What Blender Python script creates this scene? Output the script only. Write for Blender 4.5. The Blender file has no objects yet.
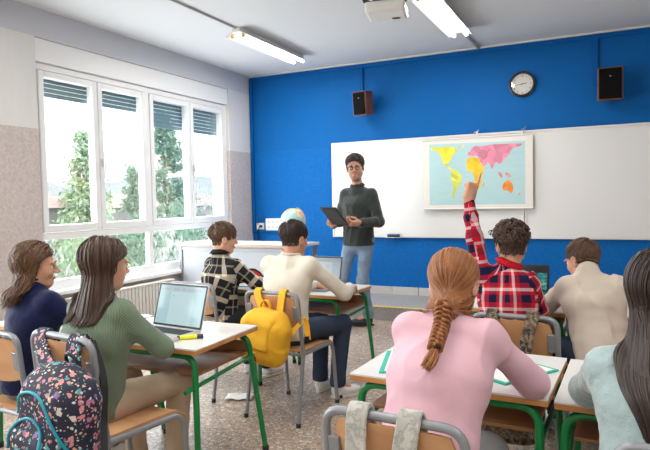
import bpy, bmesh, math, random
import numpy as np
from mathutils import Vector, Matrix
PI = math.pi
rng = np.random.default_rng(11)
random.seed(5)
scene = bpy.context.scene
COL = scene.collection
V3 = lambda *a: np.array(a if len(a) == 3 else a[0], dtype=float)
def nrm(v):
    v = np.asarray(v, float); return v / (np.linalg.norm(v) + 1e-12)
def rotz(a):
    c, s = math.cos(a), math.sin(a); return np.array([[c, -s, 0], [s, c, 0], [0, 0, 1.]])
def rotx(a):
    c, s = math.cos(a), math.sin(a); return np.array([[1., 0, 0], [0, c, -s], [0, s, c]])
def roty(a):
    c, s = math.cos(a), math.sin(a); return np.array([[c, 0, s], [0, 1., 0], [-s, 0, c]])
D2R = PI / 180

# ------------------------------------------------------------------ materials
class G:
    def __init__(self, name):
        self.m = bpy.data.materials.new(name); self.m.use_nodes = True
        self.t = self.m.node_tree; self.t.nodes.clear()
        self.out = self.t.nodes.new('ShaderNodeOutputMaterial')
    def n(self, typ, ins=None, **props):
        nd = self.t.nodes.new('ShaderNode' + typ)
        for k, v in props.items(): setattr(nd, k, v)
        for k, v in (ins or {}).items(): self.put(nd, k, v)
        return nd
    def put(self, nd, k, v):
        s = nd.inputs[k]
        if isinstance(v, bpy.types.NodeSocket): self.t.links.new(v, s)
        elif isinstance(v, bpy.types.Node): self.t.links.new(v.outputs[0], s)
        else:
            if s.type == 'RGBA' and len(v) == 3: v = (*v, 1)
            s.default_value = v
    def math(self, op, a, b=0.0, c=None):
        nd = self.n('Math', operation=op); self.put(nd, 0, a); self.put(nd, 1, b)
        if c is not None: self.put(nd, 2, c)
        return nd.outputs[0]
    def mix(self, f, a, b, mode='MIX'):
        nd = self.n('Mix', data_type='RGBA', blend_type=mode); self.put(nd, 0, f)
        self.put(nd, 6, a); self.put(nd, 7, b); return nd.outputs[2]
    def obj(self): return self.n('TexCoord').outputs['Object']
    def uv(self): return self.n('TexCoord').outputs['UV']
    def mapg(self, v, scale=(1, 1, 1), rot=(0, 0, 0), loc=(0, 0, 0)):
        return self.n('Mapping', {'Vector': v, 'Scale': scale, 'Rotation': rot, 'Location': loc}).outputs[0]
    def noise(self, v, scale, detail=3, rough=.5, out=0):
        return self.n('TexNoise', {'Vector': v, 'Scale': scale, 'Detail': detail, 'Roughness': rough}).outputs[out]
    def ramp(self, f, stops, interp='LINEAR'):
        nd = self.n('ValToRGB', {0: f}); cr = nd.color_ramp; cr.interpolation = interp
        while len(cr.elements) < len(stops): cr.elements.new(.5)
        for e, (p, c) in zip(cr.elements, stops): e.position = p; e.color = (*c, 1) if len(c) == 3 else c
        return nd.outputs[0]
    def bsdf(self, color, rough=.5, metal=0., bump=None, bstr=.3, bdist=.002, spec=.5, **kw):
        b = self.n('BsdfPrincipled')
        self.put(b, 'Base Color', color); self.put(b, 'Roughness', rough); self.put(b, 'Metallic', metal)
        self.put(b, 'Specular IOR Level', spec)
        for k, v in kw.items(): self.put(b, k.replace('_', ' '), v)
        if bump is not None:
            bp = self.n('Bump', {'Height': bump, 'Strength': bstr, 'Distance': bdist})
            self.put(b, 'Normal', bp.outputs[0])
        self.put(self.out, 0, b.outputs[0]); return self.m
def flat(name, c, rough=.5, metal=0., spec=.5, nz=0., nscale=30., bstr=0., **kw):
    g = G(name); col = c; bump = None
    if nz or bstr:
        f = g.noise(g.obj(), nscale, 4)
        if nz: col = g.mix(f, tuple(max(0, x * (1 - nz)) for x in c), tuple(min(1, x * (1 + nz)) for x in c))
        if bstr: bump = f
    return g.bsdf(col, rough, metal, bump, bstr, .003, spec, **kw)
def emit(name, c, s):
    g = G(name); e = g.n('Emission', {'Color': c, 'Strength': s}); g.put(g.out, 0, e.outputs[0]); return g.m
M = {}
M['white_paint'] = flat('white_paint', (.80, .80, .80), .45)
M['window_white'] = flat('window_white', (.82, .82, .82), .35)
M['black'] = flat('black_plastic', (.012, .012, .014), .4)
M['blackm'] = flat('black_matte', (.02, .02, .022), .8)
M['rubber'] = flat('rubber', (.02, .02, .022), .7)
M['grey_metal'] = flat('grey_painted_steel', (.25, .26, .28), .38, .25, nz=.06)
M['green_metal'] = flat('green_painted_steel', (.005, .22, .055), .3, 0., nz=.1)
M['laminate'] = flat('white_laminate', (.73, .72, .70), .28, nz=.02, nscale=8)
M['grey_panel'] = flat('grey_panel', (.52, .55, .60), .5, nz=.02)
M['alu'] = flat('aluminium', (.72, .71, .70), .35, .7)
M['keys'] = flat('laptop_keys', (.02, .02, .022), .5)
M['lamp_tube'] = emit('lamp_tube', (1, .98, .94), 14.)
M['lamp_body'] = flat('lamp_body', (.82, .82, .80), .3)
M['brass'] = flat('lamp_holder', (.7, .45, .16), .4)
M['yellow_plastic'] = flat('highlighter_yellow', (.85, .80, .02), .4)
M['navy_plastic'] = flat('highlighter_cap', (.02, .025, .06), .4)
M['red_plastic'] = flat('red_fabric', (.55, .01, .02), .7)
M['paper'] = flat('paper', (.82, .82, .80), .8)
M['teal_paper'] = flat('teal_cover', (.02, .42, .30), .6)
M['orange_paper'] = flat('orange_print', (.75, .28, .12), .6)
M['stripe'] = flat('yellow_stripe', (.72, .50, .10), .6, nz=.1)
M['cream_plastic'] = flat('cream_plastic', (.70, .68, .64), .4)
M['sneaker'] = flat('white_sneaker', (.72, .70, .68), .6, nz=.05, nscale=60, bstr=.2)
M['sole'] = flat('shoe_sole', (.75, .73, .70), .6)
M['black_shoe'] = flat('black_shoe', (.018, .018, .02), .5, nz=.2, bstr=.3)
M['leather'] = flat('brown_leather', (.09, .03, .012), .5, nz=.2)
M['teal_zip'] = flat('teal_zipper', (.005, .26, .36), .5)
M['lip'] = flat('lips', (.52, .20, .17), .5)
M['sclera'] = flat('eye_white', (.75, .73, .70), .2)
M['iris'] = flat('eye_iris', (.05, .025, .012), .15)
M['cable'] = flat('cable_black', (.02, .02, .025), .6)
M['conduit_white'] = flat('grey_conduit', (.40, .40, .41), .5)
def skin(name, c):
    g = G(name); f = g.noise(g.obj(), 18, 3); f2 = g.noise(g.obj(), 300, 2)
    col = g.mix(f, tuple(x * y for x, y in zip(c, (.92, .84, .82))), tuple(min(1, x * y) for x, y in zip(c, (1.06, 1.05, 1.03))))
    b = g.bsdf(col, .5, 0, f2, .12, .001, .4)
    p = [n for n in g.t.nodes if n.type == 'BSDF_PRINCIPLED'][0]
    p.inputs['Subsurface Weight'].default_value = .12; p.inputs['Subsurface Radius'].default_value = (.02, .008, .004)
    p.inputs['Subsurface Scale'].default_value = .5
    return b
M['skin_light'] = skin('skin_light', (.66, .38, .27))
M['skin_warm'] = skin('skin_warm', (.56, .30, .20))
M['skin_tan'] = skin('skin_tan', (.55, .30, .205))
g = G('stubble'); f = g.noise(g.obj(), 220, 3)
M['stubble'] = g.bsdf(g.mix(f, (.27, .145, .10), (.46, .26, .185)), .7, 0, f, .3, .001)
def hair(name, dark, light, pivot=.5):
    g = G(name); a = g.n('Attribute', attribute_name='var')
    f = g.noise(g.mapg(g.obj(), (90, 90, 12)), 1., 3, .6)
    t = g.math('ADD', g.math('MULTIPLY', a.outputs['Fac'], .6), g.math('MULTIPLY', f, .5))
    col = g.ramp(t, [(.15, dark), (pivot, tuple((x + y) / 2 for x, y in zip(dark, light))), (.95, light)])
    return g.bsdf(col, .42, 0, f, .4, .002, .45)
M['hair_darkbrown'] = hair('hair_dark_brown', (.018, .009, .006), (.10, .05, .032))
M['hair_black'] = hair('hair_black', (.010, .006, .005), (.055, .032, .024))
M['hair_brown'] = hair('hair_chestnut', (.028, .012, .006), (.17, .078, .03))
M['hair_auburn'] = hair('hair_auburn', (.13, .04, .010), (.43, .165, .052))
M['hair_boy'] = hair('hair_boy_brown', (.03, .014, .008), (.15, .075, .035))
M['hair_boy2'] = hair('hair_boy_highlight', (.022, .010, .006), (.19, .105, .05))
def wood(name, a, b, scale=1., axis='X', rough=.4):
    g = G(name); sc = {'X': (1.2, 14, 14), 'Z': (14, 14, 1.2)}[axis]
    v = g.mapg(g.obj(), tuple(s * scale for s in sc)); f = g.noise(v, 1.6, 5, .6)
    w = g.n('TexWave', {'Vector': v, 'Scale': .9, 'Distortion': 3., 'Detail': 2.}).outputs[0]
    t = g.math('ADD', g.math('MULTIPLY', f, .7), g.math('MULTIPLY', w, .3))
    return g.bsdf(g.ramp(t, [(.25, a), (.75, b)]), rough, 0, t, .08, .001)
M['ply'] = wood('beech_plywood', (.44, .21, .095), (.60, .33, .16))
M['edge_wood'] = wood('desk_edge_wood', (.48, .20, .055), (.66, .33, .11))
M['shelf_wood'] = wood('shelf_wood', (.30, .13, .05), (.48, .25, .11))
M['speaker_wood'] = wood('speaker_wood', (.10, .03, .015), (.17, .06, .03))
def knit(name, c, amp=.25, scale=300., rib=True, bstr=.5, fuzz=.3):
    g = G(name); uv = g.uv(); v = g.mapg(uv, (scale, scale * .55, 1))
    w = g.n('TexWave', {'Vector': v, 'Scale': .32, 'Distortion': .6, 'Detail': 1.}, bands_direction='X').outputs[0]
    f = g.noise(g.obj(), 14, 3); h = w if rib else g.noise(g.obj(), 160, 3)
    t = g.math('ADD', g.math('MULTIPLY', h, .55), g.math('MULTIPLY', f, .45))
    col = g.mix(t, tuple(x * (1 - amp) for x in c), tuple(min(1, x * (1 + amp)) for x in c))
    m = g.bsdf(col, .9, 0, h, bstr, .003, .2)
    p = [n for n in g.t.nodes if n.type == 'BSDF_PRINCIPLED'][0]
    p.inputs['Sheen Weight'].default_value = fuzz; p.inputs['Sheen Roughness'].default_value = .4
    return m
M['navy_knit'] = knit('navy_knit', (.008, .012, .055), .4, rib=False)
M['green_knit'] = knit('green_knit', (.155, .21, .145), .28, 130)
M['pink_jersey'] = knit('pink_jersey', (.69, .43, .50), .05, rib=False, bstr=.12, fuzz=.1)
M['cream_knit'] = knit('cream_knit', (.72, .67, .57), .08, 420, bstr=.2)
M['cream_jersey'] = knit('oatmeal_jersey', (.62, .54, .46), .06, rib=False, bstr=.12, fuzz=.1)
M['mint_fuzz'] = knit('pale_blue_fluffy_knit', (.36, .47, .475), .14, rib=False, bstr=.6, fuzz=.8)
M['charcoal_knit'] = knit('charcoal_knit', (.036, .043, .040), .3, 200, bstr=.5)
M['beige_cloth'] = knit('beige_cotton', (.44, .34, .245), .07, rib=False, bstr=.15, fuzz=0)
M['navy_cloth'] = knit('navy_cotton', (.035, .05, .085), .2, rib=False, bstr=.15, fuzz=0)
M['dark_cloth'] = knit('dark_grey_cotton', (.03, .032, .04), .2, rib=False, bstr=.15, fuzz=0)
M['grey_cloth'] = knit('grey_cotton', (.25, .25, .26), .1, rib=False, bstr=.15, fuzz=0)
g = G('denim'); f = g.noise(g.obj(), 9, 4, .6); f2 = g.noise(g.mapg(g.uv(), (500, 500, 1)), 1, 2)
M['denim'] = g.bsdf(g.mix(f2, g.ramp(f, [(.3, (.12, .19, .30)), (.7, (.38, .50, .62))]), (.16, .22, .32), 'MIX'), .85, 0, f2, .3, .002)
[n for n in g.t.nodes if n.type == 'MIX'][0].inputs[0].default_value = .15
def band(g, c, period, lo, hi, off=0.):
    fr = g.math('FRACT', g.math('ADD', g.math('DIVIDE', c, period), off))
    return g.math('MULTIPLY', g.math('GREATER_THAN', fr, lo), g.math('LESS_THAN', fr, hi))
def plaid(name, kind):
    g = G(name); s = g.n('SeparateXYZ', {0: g.uv()}); u, v = s.outputs[0], s.outputs[1]
    if kind == 'red':
        P = .098
        d = g.math('ADD', g.math('MULTIPLY', band(g, u, P, 0, .40), .52), g.math('MULTIPLY', band(g, v, P, 0, .40), .52))
        w = g.math('ADD', g.math('MULTIPLY', band(g, u, P, .58, .74), .40), g.math('MULTIPLY', band(g, v, P, .58, .74), .40))
        col = g.mix(w, g.mix(d, (.50, .008, .022), (.006, .008, .035)), (.80, .76, .76))
    else:
        P = .145
        w = g.math('ADD', g.math('MULTIPLY', band(g, u, P, 0, .22), .5), g.math('MULTIPLY', band(g, v, P, 0, .22), .5))
        l = g.math('ADD', g.math('MULTIPLY', band(g, u, P, .58, .66), .22), g.math('MULTIPLY', band(g, v, P, .58, .66), .22))
        col = g.mix(g.math('MAXIMUM', w, l), (.014, .014, .016), (.74, .66, .53))
    f = g.noise(g.obj(), 200, 2)
    return g.bsdf(col, .9, 0, f, .25, .002, .2)
M['plaid_red'] = plaid('red_plaid_flannel', 'red'); M['plaid_black'] = plaid('black_plaid_flannel', 'black')
# floral fabric
g = G('floral_fabric'); o = g.obj(); wv = g.n('VectorMath', {0: o, 1: g.n('VectorMath', {0: g.noise(o, 45, 2, .5, 1), 1: (.024, .024, .024)}, operation='MULTIPLY').outputs[0]}, operation='ADD').outputs[0]
col = (.012, .013, .035)
for sc, thr, stops in ((37, .38, [(0, (.62, .24, .25)), (.35, (.48, .17, .28)), (.5, (.08, .30, .34)), (.64, (.62, .58, .55)), (.76, (.22, .12, .30)), (.88, (.62, .32, .22))]),
                       (72, .31, [(0, (.62, .60, .56)), (.4, (.07, .32, .34)), (.6, (.58, .27, .30)), (.8, (.60, .46, .22))])):
    vo = g.n('TexVoronoi', {'Vector': wv, 'Scale': sc, 'Randomness': .9})
    sp = g.n('SeparateColor', {0: vo.outputs['Color']})
    c2 = g.ramp(sp.outputs[0], stops, 'CONSTANT')
    msk = g.math('LESS_THAN', vo.outputs['Distance'], g.math('MULTIPLY_ADD', sp.outputs[1], .30, thr - .20))
    col = g.mix(msk, col, c2)
M['floral'] = g.bsdf(col, .75, 0, g.noise(o, 250, 2), .2, .001)
g = G('camouflage_fabric'); o = g.obj(); f = g.noise(o, 30, 3, .6); f2 = g.noise(g.mapg(o, (1, 1, 1), loc=(3, 5, 1)), 46, 2, .6)
c = g.ramp(f, [(0, (.05, .04, .03)), (.42, (.13, .09, .055)), (.52, (.24, .175, .11)), (.60, (.07, .065, .04))], 'CONSTANT')
M['camo'] = g.bsdf(g.mix(g.math('GREATER_THAN', f2, .58), c, (.02, .018, .015)), .8)
g = G('grey_leaf_fabric'); o = g.obj(); f = g.noise(o, 22, 3, .6)
M['grey_bag'] = g.bsdf(g.ramp(f, [(.42, (.42, .41, .37)), (.47, (.30, .30, .27)), (.56, (.50, .48, .44))]), .8, 0, g.noise(o, 120), .2)
g = G('yellow_canvas'); o = g.obj(); f = g.noise(o, 12, 4)
M['yellow'] = g.bsdf(g.mix(f, (.72, .34, .008), (.90, .50, .02)), .75, 0, g.noise(o, 60, 4), .3, .004)
# room surfaces
g = G('terrazzo_floor'); o = g.obj(); col = g.mix(g.noise(o, 1.2, 3), (.33, .235, .165), (.42, .31, .225))
for sc, thr, stops in ((30, .36, [(0, (.60, .54, .47)), (.3, (.26, .17, .11)), (.45, (.50, .38, .28)), (.7, (.13, .10, .085)), (.85, (.62, .55, .47))]),
                       (62, .38, [(0, (.20, .17, .15)), (.3, (.60, .57, .53)), (.6, (.36, .26, .19)), (.8, (.12, .11, .105))]),
                       (120, .36, [(0, (.60, .57, .52)), (.45, (.22, .18, .15)), (.75, (.10, .09, .09))])):
    vo = g.n('TexVoronoi', {'Vector': o, 'Scale': sc}); sp = g.n('SeparateColor', {0: vo.outputs['Color']})
    col = g.mix(g.math('MULTIPLY', g.math('LESS_THAN', vo.outputs['Distance'], g.math('MULTIPLY_ADD', sp.outputs[1], .35, thr - .18)), .85), col, g.ramp(sp.outputs[0], stops, 'CONSTANT'))
s = g.n('SeparateXYZ', {0: o})
ln = g.math('MAXIMUM', g.math('LESS_THAN', g.math('FRACT', g.math('DIVIDE', s.outputs[0], .4)), .006), g.math('LESS_THAN', g.math('FRACT', g.math('DIVIDE', s.outputs[1], .4)), .006))
col = g.mix(g.math('MULTIPLY', ln, .4), col, (.15, .13, .12))
M['terrazzo'] = g.bsdf(col, g.math('MULTIPLY_ADD', g.noise(o, 6, 3), .2, .26), 0, None, spec=.28)
g = G('dais_floor'); o = g.obj(); f = g.noise(o, 60, 5, .7)
M['dais'] = g.bsdf(g.ramp(f, [(.3, (.20, .19, .185)), (.5, (.33, .32, .31)), (.7, (.44, .42, .40))]), .55)
def paintwall(name, top, low, zsplit, lowscale, bs_low, zdark=None, cdark=None):
    g = G(name); p = g.n('NewGeometry').outputs['Position']; z = g.n('SeparateXYZ', {0: p}).outputs[2]
    isl = g.math('LESS_THAN', z, zsplit)
    nl = g.noise(p, lowscale, 5, .65); nb = g.noise(p, 1.6, 4, .6); nst = g.noise(g.mapg(p, (7, 7, .8)), 1., 4, .6)
    up = g.mix(g.math('MULTIPLY', nst, .8), tuple(x * .93 for x in top), tuple(min(1, x * 1.07) for x in top))
    if zdark: up = g.mix(g.math('GREATER_THAN', z, zdark), up, cdark)
    lo = g.mix(g.ramp(nl, [(.35, (0, 0, 0)), (.65, (1, 1, 1))]), tuple(x * .86 for x in low), tuple(min(1, x * 1.12) for x in low))
    col = g.mix(isl, up, lo)
    h = g.math('ADD', g.math('MULTIPLY', g.math('MULTIPLY', nl, isl), 1.), g.math('MULTIPLY', nst, .12))
    return g.bsdf(col, .65, 0, h, bs_low, .012, .18)
BL = (.000, .108, .37)
M['blue_wall'] = paintwall('blue_wall', BL, (.000, .118, .41), 2.02, 42, .6)
M['left_wall'] = paintwall('left_wall', (.74, .73, .71), (.58, .515, .49), 2.02, 45, .7, 2.82, (.60, .61, .65))
M['blue_trim'] = flat('blue_trim', (.000, .095, .34), .6, spec=.15, nz=.05)
M['ceiling'] = flat('ceiling_paint', (.67, .68, .70), .8, nz=.02, nscale=2)
M['plain_wall'] = flat('plain_wall', (.72, .71, .69), .7, nz=.02)
M['base_tile'] = flat('baseboard_tile', (.52, .50, .48), .4, nz=.1, nscale=20)
M['whiteboard'] = flat('whiteboard', (.74, .73, .72), .22, nz=.01, nscale=2)
g = G('shutter'); M['shutter'] = g.bsdf((.13, .21, .22), .5)
g = G('window_glass'); t = g.n('BsdfTransparent', {0: (.97, .985, .985)}); gl = g.n('BsdfGlossy', {0: (1, 1, 1), 1: .02})
mx = g.n('MixShader', {0: .06, 1: t.outputs[0], 2: gl.outputs[0]}); g.put(g.out, 0, mx.outputs[0]); M['glass'] = g.m
g = G('lens_glass'); t = g.n('BsdfTransparent', {0: (.95, .95, .95)}); gl = g.n('BsdfGlossy', {0: (1, 1, 1), 1: .02})
mx = g.n('MixShader', {0: .035, 1: t.outputs[0], 2: gl.outputs[0]}); g.put(g.out, 0, mx.outputs[0]); M['lens'] = g.m
def leaf(name, a, b):
    g = G(name); f = g.noise(g.obj(), 3., 3); inf = g.n('Attribute', attribute_name='var').outputs['Fac']
    return g.bsdf(g.mix(g.math('MULTIPLY_ADD', inf, .6, g.math('MULTIPLY', f, .4)), a, b), .7)
M['leaf_a'] = leaf('conifer_leaf', (.17, .30, .20), (.36, .48, .34)); M['leaf_b'] = leaf('bush_leaf', (.30, .42, .24), (.54, .62, .42))  # leaf colours paled to stand in for outdoor haze
M['leaf_c'] = leaf('pale_twigs', (.42, .44, .40), (.60, .60, .56))
M['bark'] = flat('bark', (.16, .12, .09), .9, nz=.3)
M['far_ground'] = flat('far_ground', (.26, .29, .22), .9, nz=.2, nscale=.4)
M['hill'] = flat('hill_wood', (.23, .25, .26), .9, nz=.25, nscale=.12)
M['roof'] = flat('roof_tile', (.36, .27, .24), .8, nz=.1)  # tile colour lightened, distance haze mixed into it
M['house'] = flat('house_wall', (.27, .265, .26), .8)
M['house_window'] = flat('house_window', (.16, .20, .24), .3)

# ------------------------------------------------------------------ mesh builder
class MB:
    def __init__(self): self.v = []; self.f = []; self.mi = []; self.cur = 0; self.var = []
    def add(self, vs, fs):
        b = len(self.v); self.v += [tuple(map(float, p)) for p in vs]
        self.f += [tuple(i + b for i in q) for q in fs]; self.mi += [self.cur] * len(fs); return self
    def box(self, c, s, R=None):
        c = V3(c); hs = V3(s) / 2; R = np.eye(3) if R is None else R
        vs = [c + R @ (hs * V3(x, y, z)) for x in (-1, 1) for y in (-1, 1) for z in (-1, 1)]
        return self.add(vs, [(0, 1, 3, 2), (4, 6, 7, 5), (0, 4, 5, 1), (2, 3, 7, 6), (0, 2, 6, 4), (1, 5, 7, 3)])
    def span(self, a, b): a, b = V3(a), V3(b); return self.box((a + b) / 2, np.abs(b - a))
    def tube(self, path, r, n=10, closed=False, caps=True, flat_=None):
        P = [V3(p) for p in path]; m = len(P); rr = r if hasattr(r, '__len__') else [r] * m
        t0 = nrm(P[1] - P[0]); up = V3(0, 0, 1) if abs(t0[2]) < .9 else V3(0, 1, 0)
        u = nrm(np.cross(up, t0)); vs = []
        for i in range(m):
            if closed: t = nrm(P[(i + 1) % m] - P[i - 1])
            else: t = nrm(P[min(i + 1, m - 1)] - P[max(i - 1, 0)])
            u = nrm(u - t * (u @ t)); w = np.cross(t, u)
            for k in range(n):
                a = 2 * PI * k / n; vs.append(P[i] + rr[i] * (u * math.cos(a) + w * math.sin(a)))
        fs = []
        for i in range(m if closed else m - 1):
            j = (i + 1) % m
            for k in range(n): fs.append((i * n + k, i * n + (k + 1) % n, j * n + (k + 1) % n, j * n + k))
        if caps and not closed: fs += [tuple(range(n))[::-1], tuple((m - 1) * n + k for k in range(n))]
        return self.add(vs, fs)
    def cyl(self, a, b, r, n=16, r2=None): return self.tube([a, b], [r, r if r2 is None else r2], n)
    def ribbon(self, path, w, th, side):
        """flat strap: side = the width direction (one vector or one per point)"""
        P = [V3(p) for p in path]; m = len(P); vs = []
        S = side if hasattr(side[0], '__len__') else [side] * m
        W = w if hasattr(w, '__len__') else [w] * m
        for i in range(m):
            t = nrm(P[min(i + 1, m - 1)] - P[max(i - 1, 0)]); s = V3(S[i]); s = nrm(s - t * (s @ t)); nn = np.cross(t, s)
            for a, b in ((-1, -1), (1, -1), (1, 1), (-1, 1)): vs.append(P[i] + s * a * W[i] / 2 + nn * b * th / 2)
        fs = [(i * 4 + k, i * 4 + (k + 1) % 4, (i + 1) * 4 + (k + 1) % 4, (i + 1) * 4 + k) for i in range(m - 1) for k in range(4)]
        fs += [(3, 2, 1, 0), tuple((m - 1) * 4 + k for k in range(4))]
        return self.add(vs, fs)
    def lathe(self, prof, c=(0, 0, 0), n=24, R=None):
        c = V3(c); R = np.eye(3) if R is None else R; vs = []; m = len(prof)
        for r, z in prof:
            for k in range(n): a = 2 * PI * k / n; vs.append(c + R @ V3(r * math.cos(a), r * math.sin(a), z))
        fs = [(i * n + k, i * n + (k + 1) % n, (i + 1) * n + (k + 1) % n, (i + 1) * n + k) for i in range(m - 1) for k in range(n)]
        fs += [tuple(range(n))[::-1], tuple((m - 1) * n + k for k in range(n))]
        return self.add(vs, fs)
    def sphere(self, c, r, n=16, m=10, R=None):
        c = V3(c); r = V3(r) if hasattr(r, '__len__') else V3(r, r, r); R = np.eye(3) if R is None else R
        vs = [c + R @ (r * V3(math.sin(PI * i / m) * math.cos(2 * PI * k / n), math.sin(PI * i / m) * math.sin(2 * PI * k / n), math.cos(PI * i / m))) for i in range(m + 1) for k in range(n)]
        fs = [(i * n + k, (i + 1) * n + k, (i + 1) * n + (k + 1) % n, i * n + (k + 1) % n) for i in range(m) for k in range(n)]
        return self.add(vs, fs)
    def prism(self, poly, o, ux, uy, th):
        """polygon in the plane (o, ux, uy), extruded by th along ux x uy"""
        o, ux, uy = V3(o), V3(ux), V3(uy); nn = nrm(np.cross(ux, uy)); n = len(poly)
        a = [o + ux * x + uy * y for x, y in poly]; b = [p + nn * th for p in a]
        return self.add(a + b, [tuple(range(n))[::-1], tuple(range(n, 2 * n))] + [(i, (i + 1) % n, n + (i + 1) % n, n + i) for i in range(n)])
    def build(self, name, mats, parent=None, smooth=True, bevel=0., seg=2, sharp=35):
        return mesh_obj(name, np.array(self.v), self.f, mats, parent, smooth, bevel, seg, sharp, self.mi, self.var)
def mesh_obj(name, v, f, mats, parent=None, smooth=True, bevel=0., seg=2, sharp=35, mi=None, var=None, uv=None):
    me = bpy.data.meshes.new(name)
    v = np.asarray(v, dtype=np.float32)
    if isinstance(f, np.ndarray):
        nf = len(f); k = f.shape[1]
        me.vertices.add(len(v)); me.vertices.foreach_set('co', v.ravel())
        me.loops.add(nf * k); me.loops.foreach_set('vertex_index', f.ravel().astype(np.int32))
        me.polygons.add(nf); me.polygons.foreach_set('loop_start', np.arange(0, nf * k, k, dtype=np.int32))
        me.update(calc_edges=True)
    else: me.from_pydata(v.tolist(), [], f)
    me.validate(clean_customdata=False) if not isinstance(f, np.ndarray) else None
    if not isinstance(mats, (list, tuple)): mats = [mats]
    for m in mats: me.materials.append(M[m] if isinstance(m, str) else m)
    if mi is not None and len(mi) == len(me.polygons) and len(mats) > 1: me.polygons.foreach_set('material_index', np.asarray(mi, dtype=np.int32))
    if smooth:
        me.polygons.foreach_set('use_smooth', [True] * len(me.polygons))
        if sharp: me.set_sharp_from_angle(angle=sharp * D2R)
    if var is not None and len(var) == len(me.vertices):
        at = me.attributes.new('var', 'FLOAT', 'POINT'); at.data.foreach_set('value', np.asarray(var, dtype=np.float32))
    if uv is not None:
        l = me.uv_layers.new(name='UVMap'); l.data.foreach_set('uv', uv.astype(np.float32).ravel())
    me.update()
    o = bpy.data.objects.new(name, me); COL.objects.link(o)
    if parent: o.parent = parent
    if bevel:
        b = o.modifiers.new('bevel', 'BEVEL'); b.width = bevel; b.segments = seg; b.limit_method = 'ANGLE'; b.angle_limit = 40 * D2R
    return o
def tag(o, label=None, cat=None, group=None, kind=None):
    if label: o['label'] = label
    if cat: o['category'] = cat
    if group: o['group'] = group
    if kind: o['kind'] = kind
    return o
def thing(name, label, cat, loc=(0, 0, 0), rz=0., group=None):
    o = bpy.data.objects.new(name, None); COL.objects.link(o); o.empty_display_size = .1
    o.location = loc; o.rotation_euler = (0, 0, rz * D2R); return tag(o, label, cat, group)
def copy_tree(o, parent=None, label=None):
    c = o.copy(); COL.objects.link(c); c.parent = parent
    if label: c['label'] = label
    for ch in o.children: copy_tree(ch, c)
    return c
def bez(pts, n=8):
    """Catmull-Rom through points"""
    P = [V3(p) for p in pts]; P = [2 * P[0] - P[1]] + P + [2 * P[-1] - P[-2]]; out = []
    for i in range(1, len(P) - 2):
        for k in range(n):
            t = k / n; a, b, c, d = P[i - 1:i + 3]
            out.append(.5 * (2 * b + (c - a) * t + (2 * a - 5 * b + 4 * c - d) * t * t + (-a + 3 * b - 3 * c + d) * t ** 3))
    out.append(P[-2]); return out
def arc_corner(pts, rad, n=5):
    """polyline with rounded corners"""
    P = [V3(p) for p in pts]; out = [P[0]]
    for i in range(1, len(P) - 1):
        a, b, c = P[i - 1], P[i], P[i + 1]; d1 = nrm(a - b); d2 = nrm(c - b)
        r = min(rad, np.linalg.norm(a - b) * .49, np.linalg.norm(c - b) * .49); s, e = b + d1 * r, b + d2 * r
        for k in range(n + 1): t = k / n; out.append((1 - t) ** 2 * s + 2 * t * (1 - t) * b + t * t * e)
    out.append(P[-1]); return out

# ------------------------------------------------------------------ signed distance volumes -> one continuous surface
def vnoise(p, scale, seed=0):
    q = p * scale + seed * 17.31; i = np.floor(q).astype(np.int64); f = q - i; f = f * f * (3 - 2 * f)
    def h(a, b, c):
        n = (a * 374761393 + b * 668265263 + c * 2147483647 + seed * 1274126177) & 0xffffffff
        n = ((n ^ (n >> 13)) * 1274126177) & 0xffffffff; return ((n ^ (n >> 16)) & 0xffff) / 65535. * 2 - 1
    x, y, z = i[..., 0], i[..., 1], i[..., 2]; fx, fy, fz = f[..., 0], f[..., 1], f[..., 2]
    L = lambda a, b, t: a + (b - a) * t
    return L(L(L(h(x, y, z), h(x + 1, y, z), fx), L(h(x, y + 1, z), h(x + 1, y + 1, z), fx), fy),
             L(L(h(x, y, z + 1), h(x + 1, y, z + 1), fx), L(h(x, y + 1, z + 1), h(x + 1, y + 1, z + 1), fx), fy), fz)
class Prim:
    def __init__(s, fn, lo, hi, k=.02, sub=False, bone=None): s.fn = fn; s.lo = V3(lo); s.hi = V3(hi); s.k = k; s.sub = sub; s.bone = bone
def cap(a, b, ra, rb=None, k=.02, sub=False, bone=True):
    a, b = V3(a), V3(b); rb = ra if rb is None else rb; ba = b - a; L2 = ba @ ba + 1e-9
    def fn(p):
        pa = p - a; t = np.clip(pa @ ba / L2, 0, 1); q = pa - t[..., None] * ba
        return np.sqrt((q * q).sum(-1)) - (ra + (rb - ra) * t)
    r = max(ra, rb); return Prim(fn, np.minimum(a, b) - r, np.maximum(a, b) + r, k, sub, ('c', a, b, (ra + rb) / 2) if bone else None)
def ell(c, r, R=None, k=.02, sub=False):
    c, r = V3(c), V3(r); R = np.eye(3) if R is None else R; rm = r.max()
    def fn(p):
        q = (p - c) @ R; k0 = np.sqrt(((q / r) ** 2).sum(-1)) + 1e-9; k1 = np.sqrt(((q / r ** 2) ** 2).sum(-1)) + 1e-9
        return k0 * (k0 - 1) / k1
    return Prim(fn, c - rm, c + rm, k, sub)
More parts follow.
